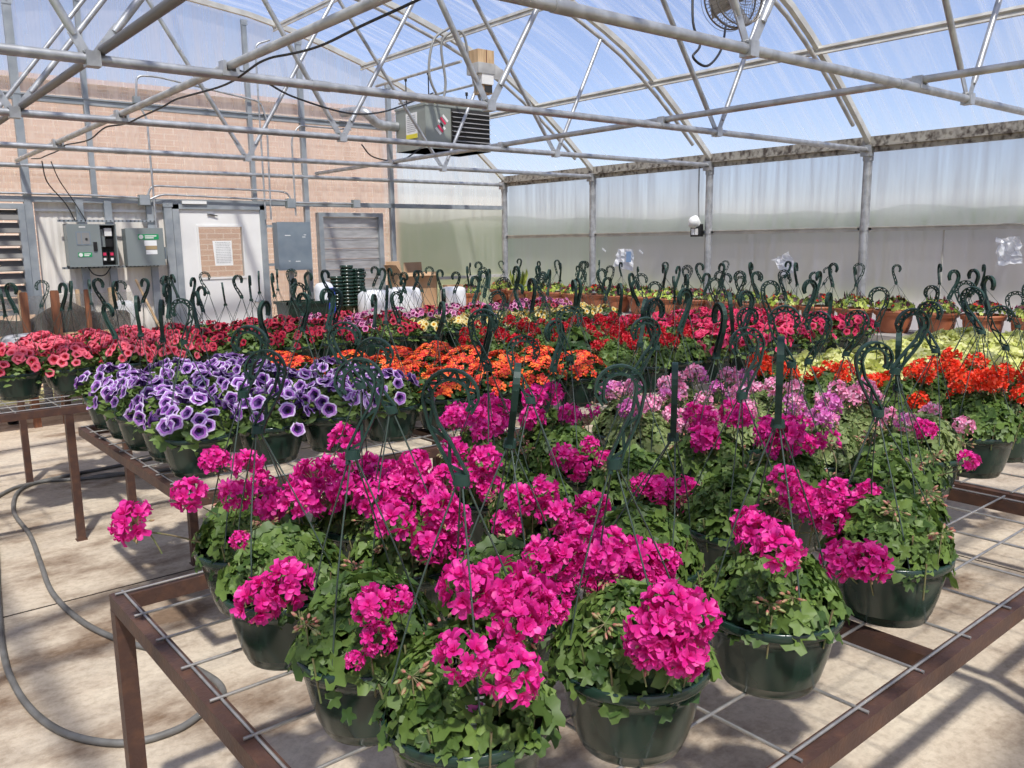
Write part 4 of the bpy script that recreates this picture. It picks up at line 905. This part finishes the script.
DESC = {'magenta_geranium': 'hot pink geranium', 'pale_pink_geranium': 'pale pink geranium', 'orange_red_geranium': 'orange red geranium', 'red_geranium': 'deep red geranium', 'purple_petunia': 'purple veined petunia', 'coral_petunia': 'coral petunia', 'crimson_petunia': 'crimson petunia', 'rose_petunia': 'rose red petunia', 'violet_mix': 'violet pink flower', 'lantana': 'orange and red lantana', 'lime_coleus': 'lime leaved', 'cream_pansy': 'cream pansy', 'broadleaf': 'broad leaved', 'mixed': 'chartreuse leaved terracotta', 'mixed2': 'mixed red flowering terracotta', 'grassy': 'grassy topped terracotta'}
CNT = [0]
def basket(kind, x, y, label, group, z=BZ-.0025, heads=None, hookrot=None, var=None, extra=True, terra=False, rz=None, hook=True, tagat=None, big=False):
    CNT[0] += 1; v = CNT[0]; R = random.Random(v*7+1)
    t = thing('hanging_basket' if not terra else 'terracotta_basket', label, 'hanging basket', (x, y, z), R.uniform(0, 6.3) if rz is None else rz, group)
    o = obj('pot', M_TERRA if terra else M_POT, t); o2 = obj('soil', M_TSOIL if terra else M_SOIL, t)
    sc_ = (1.1, 1.1, 1.06) if big else (1.0, 1.0, 1.0) if terra else (1.045, 1.045, 1.03); o.scale = sc_; o2.scale = sc_
    rr = t.rotation_euler[2]; zo = -.014 if not terra else .0
    f = obj('foliage', fol(kind, v), t, (0, 0, zo), R.uniform(0, 6.3))
    if big: f.scale = (1.1, 1.1, 1.08)
    if kind in UMB:
        U = UMB[kind]
        if heads is None:
            n = {'magenta_geranium': R.randint(5, 7), 'pale_pink_geranium': R.randint(4, 6), 'orange_red_geranium': R.randint(4, 6), 'red_geranium': R.randint(4, 6)}[kind]
            for i in range(n):
                a = 2*PI*i/n+R.uniform(-.4, .4); q = R.uniform(.03, .15); o = obj('flower_head', R.choice(U), t, (q*math.cos(a), q*math.sin(a), R.uniform(.30, .37)-q*.45), R.uniform(0, 6))
                o.rotation_euler = (R.uniform(-.3, .3), R.uniform(-.3, .3), R.uniform(0, 6)); s = R.uniform(.62, .95); o.scale = (s, s, s)
        else:
            Rz = Matrix.Rotation(-rr, 3, 'Z')
            for p, s in heads:
                l = Rz @ (p-Vector((x, y, z))); o = obj('flower_head', R.choice(U[:5]), t, l, 0); tl = Vector((l.x, l.y, 0)); tl = tl*(1.6 if tl.length > .1 else .6)
                if math.hypot(l.x, l.y) > .18:
                    b = MB(); b.tube(bez([l+Vector((0, 0, -.02)), Vector((l.x*.7, l.y*.7, l.z-.05)), Vector((l.x*.3, l.y*.3, .16))], 4), .002, STEM, 5); b.build('flower_stem', t)
                o.rotation_euler = (Vector((tl.x*2.2, tl.y*2.2, 1)).to_track_quat('Z', 'Y') @ Quaternion((0, 0, 1), R.uniform(0, 6))).to_euler(); o.scale = (s, s, s)
        for i in range(R.randint(2, 4) if extra else 1):
            a = R.uniform(0, 6.3); q = R.uniform(.06, .15); o = obj('bud_cluster', R.choice(BUDS), t, (q*math.cos(a), q*math.sin(a), R.uniform(.23, .30)-q*.4), R.uniform(0, 6)); o.scale = (.78, .78, .78)
    elif kind not in ('lime_coleus', 'broadleaf', 'grassy'):
        f = obj('blossoms', blo(kind, v), t, (0, 0, zo), R.uniform(0, 6.3))
        if big: f.scale = (1.1, 1.1, 1.08)
    if hook:
        k = R.randrange(len(VAR)) if var is None else var; dx, dy, h = VAR[k]; h += -.06 if terra else 0
        ho = obj('hanger_hook', M_HOOK, t, (dx, dy, h)); a = (R.uniform(0, 6.3) if hookrot is None else hookrot-rr)
        ho.rotation_euler = (R.uniform(-.12, .12), R.uniform(-.15, .15), a); 
        ho.location = Vector((dx, dy, h))-Matrix.Rotation(a, 3, 'Z') @ Vector((.020, 0, -.0))
        for m in (M_TWIRES if terra else M_BWIRES if big else M_WIRES)[k]: wo = obj('hanger_wire', m, ho); wo.matrix_parent_inverse = ho.matrix_basis.inverted()
    if tagat is not None or R.random() < (0 if terra else .05):
        a = (R.uniform(3.3, 5.2) if tagat is None else tagat)-rr; q = .112; o = obj('plant_tag', M_TAG, t, (q*math.cos(a), q*math.sin(a), .175 if not terra else .2), a+PI/2); o.rotation_euler = (-.25, 0, a+PI/2)
    return t

# ---- front bench: flower heads of each basket as they sit in the photograph
FB = [ # x, y, description, hook direction, heads (pixel, size), hanger
 ('A', -7.09, -7.70, 'left column, rearmost, one flower reaching out left', 2.45, [(132, 522, 1.0), (190, 494, .85), (215, 461, .75), (247, 466, .8), (236, 495, .8), (270, 505, .85), (262, 485, .7)], 0),
 ('B', -7.135, -7.985, 'left column, second from the rear', 2.45, [(258, 600, 1.0), (288, 583, 1.0), (270, 632, .55), (298, 500, .9), (240, 540, .4)], 2),
 ('C', -7.135, -8.33, 'left column, sparse faded flowers', 2.45, [(373, 607, .75), (378, 640, .6), (400, 600, .5), (355, 660, .35)], 4),
 ('D', -7.13, -8.62, 'front left corner, large flower mass', -0.69, [(468, 592, .95), (500, 588, .95), (527, 601, .95), (517, 625, .9), (462, 657, .75), (510, 676, .9), (550, 610, .6)], 0),
 ('E', -6.82, -8.68, 'front row, second from the left', 2.45, [(655, 628, .95), (690, 618, .95), (648, 648, .8), (682, 652, .9), (668, 605, .8)], 1),
 ('F', -6.46, -8.72, 'front row, third from the left, one round flower ball', 0.56, [(760, 535, .95), (779, 548, .9), (748, 522, .7)], 0),
 ('G', -6.0, -8.73, 'front row, fourth from the left, flowers over rim', -0.69, [(842, 560, .95), (868, 562, 1.0), (858, 578, .7)], 3),
 ('H', -5.71, -8.58, 'front row, fifth from the left', 2.45, [(866, 499, .9), (828, 505, .9), (845, 515, .8)], 0),
 ('H2', -5.48, -8.50, 'front row, sixth from the left', 0.4, [(968, 461, .62), (925, 430, .7), (905, 470, .4)], 5),
 ('R2a', -6.84, -8.37, 'second row, second from the left', 0.87, [(540, 560, .8), (560, 590, .6), (602, 560, .9), (585, 545, .9), (565, 560, .8)], 3),
 ('R2b', -6.48, -8.4, 'second row, large flower mass in the middle', 0.7, [(612, 548, 1.0), (640, 560, 1.0), (615, 585, .95), (655, 578, .9), (635, 595, .8), (590, 575, .8), (665, 560, .7)], 5),
 ('Q', -6.14, -8.42, 'second row, behind the round flower ball', 2.45, [(795, 495, .9), (815, 510, 1.0), (785, 480, .8), (830, 520, .9), (835, 495, .8)], 2),
 ('N', -6.87, -8.07, 'third row, second from the left, dense flowers', -0.69, [(375, 500, .95), (395, 520, .95), (425, 492, .95), (440, 510, .9), (430, 545, .9), (452, 520, .9), (415, 465, .8), (400, 485, .8), (445, 480, .85), (455, 548, .8)], 1),
 ('N2', -6.52, -8.11, 'third row, third from the left', -0.69, [(520, 500, .8), (508, 525, .8), (575, 530, .9), (555, 515, .9), (592, 510, .9), (545, 490, .7), (600, 535, .8)], 3),
 ('P', -6.15, -8.10, 'third row, fourth from the left', 2.6, [(660, 490, .9), (682, 492, .9), (700, 515, 1.0), (720, 512, .95), (645, 485, .7), (712, 530, .8)], 2),
 ('A2', -6.81, -7.78, 'rear row, second from the left', -0.69, [(344, 440, .9), (312, 478, .95), (335, 470, .95), (325, 500, .95), (300, 490, .8), (370, 470, .9), (350, 490, .9), (388, 478, .9)], 4),
 ('M', -6.44, -7.82, 'rear row, third from the left', -0.69, [(485, 460, .9), (455, 450, .8), (490, 490, .85), (483, 432, .75), (470, 475, .8)], 0),
 ('O', -6.08, -7.76, 'rear row, fourth from the left', -0.69, [(563, 457, .85), (577, 468, .9), (605, 462, .75), (548, 487, .7), (590, 445, .6)], 1)]
FBG = 'geranium baskets on the front bench'
for i, (nm, x, y, d, hr, hd, var) in enumerate(FB):
    if nm in ('H2', 'Q', 'N', 'N2', 'P', 'A2', 'M', 'O'): x = CAM.x+(x-CAM.x)*1.02; y = CAM.y+(y-CAM.y)*1.03
    dep = depth_of((x, y, 1.1)); hs = []
    for px, py, s in hd:
        p = at(px, py, depth=dep); v = Vector((p.x-x, p.y-y, 0))
        # slide along the line of sight so the head sits over its own basket
        best = min((at(px, py, depth=dep+k*.02) for k in range(-8, 12)), key=lambda q: abs(q.z-1.09)+.7*math.hypot(q.x-x, q.y-y))
        if at(px, py, depth=dep).z < 1.07 and math.hypot(p.x-x, p.y-y) < .3:
            c_ = [q for q in (at(px, py, depth=dep-.30+k*.01) for k in range(60)) if math.hypot(q.x-x, q.y-y) < .17 and q.z > .93]
            best = c_[0] if c_ else best
        hs.append((best, s*.80))
    basket('magenta_geranium', x, y, 'hot pink geranium basket, front bench, '+d, FBG, heads=hs, hookrot=hr, var=var, tagat={'E': 2.3, 'D': 4.2}.get(nm))
rest = [(-5.83, -8.33, 'magenta_geranium'), (-5.12, -8.37, 'pale_pink_geranium'), (-5.80, -8.04, 'magenta_geranium'), (-5.42, -8.18, 'pale_pink_geranium'), (-5.05, -8.08, 'pale_pink_geranium'), (-5.75, -7.74, 'pale_pink_geranium'), (-5.45, -7.86, 'pale_pink_geranium'), (-5.15, -7.77, 'pale_pink_geranium'), (-6.27, -7.51, 'magenta_geranium'), (-5.93, -7.48, 'magenta_geranium'), (-5.58, -7.50, 'pale_pink_geranium'), (-5.26, -7.49, 'pale_pink_geranium'), (-4.96, -7.52, 'pale_pink_geranium')]
cnt = {}
WHERE = {0: 'behind the front row, right half', 1: 'right end of the front row', 2: 'third row, right half', 3: 'third row, second from the right', 4: 'third row, right end', 5: 'fourth row, third from the right', 6: 'fourth row, second from the right', 7: 'fourth row, right end', 8: 'back edge, fifth from the right', 9: 'back edge, fourth from the right', 10: 'back edge, third from the right', 11: 'back edge, second from the right', 12: 'back edge, right end'}
for i, (x, y, k) in enumerate(rest):
    x = CAM.x+(x-CAM.x)*1.02
    basket(k, x, y, '%s basket, front bench, %s' % (DESC[k], WHERE[i]), FBG)

# ---- lattice of baskets on the other benches
def lattice(bname, xs, ys, kindf, skip=lambda x, y: False):
    for j, y in enumerate(ys):
        n = 0
        for i, x in enumerate(xs):
            xx = x+rnd.uniform(-.012, .012); yy = y+rnd.uniform(-.012, .012)
            if skip(x, y): continue
            n += 1; k = kindf(x, y, i, j)
            basket(k, xx, yy, '%s basket, %s, %s row from the front, %s from left' % (DESC[k], bname, ORD[j+1], ORD[n]), '%s baskets on the %s' % (DESC[k], bname), hook=not (j >= 1 and rnd.random() < .42), big=True)
X2 = [-6.77+.288*i for i in range(18)]
def k2(x, y, i, j):
    if x < -5.78-(.0 if j < 2 else .05*j): return 'purple_petunia'
    if j == 0:
        return 'lantana' if x < -4.55 else ('red_geranium' if x < -3.75 else 'rose_petunia')
    if i == 8 and j == 1: return 'broadleaf'
    if x < -4.95 or (j == 1 and x < -4.6): return 'lantana'
    if x < -3.6: return 'red_geranium'
    return 'rose_petunia'
lattice('second bench', X2, [-6.40, -6.11, -5.82, -5.53, -5.245], k2, lambda x, y: y > -5.4 and -5.8 < x < -4.6)
X3 = [-6.98+.289*i for i in range(18)]
def k3(x, y, i, j):
    if x < -5.95: return 'coral_petunia'
    if x < -4.85: return 'crimson_petunia'
    if x < -4.1: return ('violet_mix' if (i+j) % 2 else 'crimson_petunia') if j > 1 else ('crimson_petunia' if i % 2 else 'violet_mix')
    if j < 2: return 'cream_pansy'
    return 'violet_mix' if (i+j) % 3 else 'crimson_petunia'
lattice('third bench', X3, [-4.03, -3.74, -3.45, -3.16], k3, lambda x, y: x < -6.85 and y > -3.5)
X1 = [-4.62+.29*i for i in range(8)]
def k1(x, y, i, j):
    if j == 0 or (j == 1 and i < 3): return 'orange_red_geranium'
    return 'lime_coleus' if i > 0 or j == 2 and i > 0 else 'orange_red_geranium'
lattice('right edge bench', X1, [-8.36, -8.07, -7.79, -7.51], k1, lambda x, y: (x-CAM.x) > (y-CAM.y)*3.3)
# ---- terracotta baskets along the side wall
n = 0
for i in range(22):
    y = -.45-.372*i
    if y < -8.4: break
    k = ['mixed', 'mixed2', 'mixed', 'mixed'][i % 4] if i != 1 else 'grassy'; n += 1
    basket(k, -.44, y, '%s basket by the side wall, %s from the far corner' % (DESC[k], ORD[n]), 'terracotta baskets along the side wall', z=.805, terra=True)
for i in range(3):
    y = -.42; x = -1.0-.372*i
    basket('mixed2', x, y, 'terracotta basket on the rear table, %s from the far corner' % ORD[i+1], 'terracotta baskets on the rear table', z=.78, terra=True) if i < 1 else None
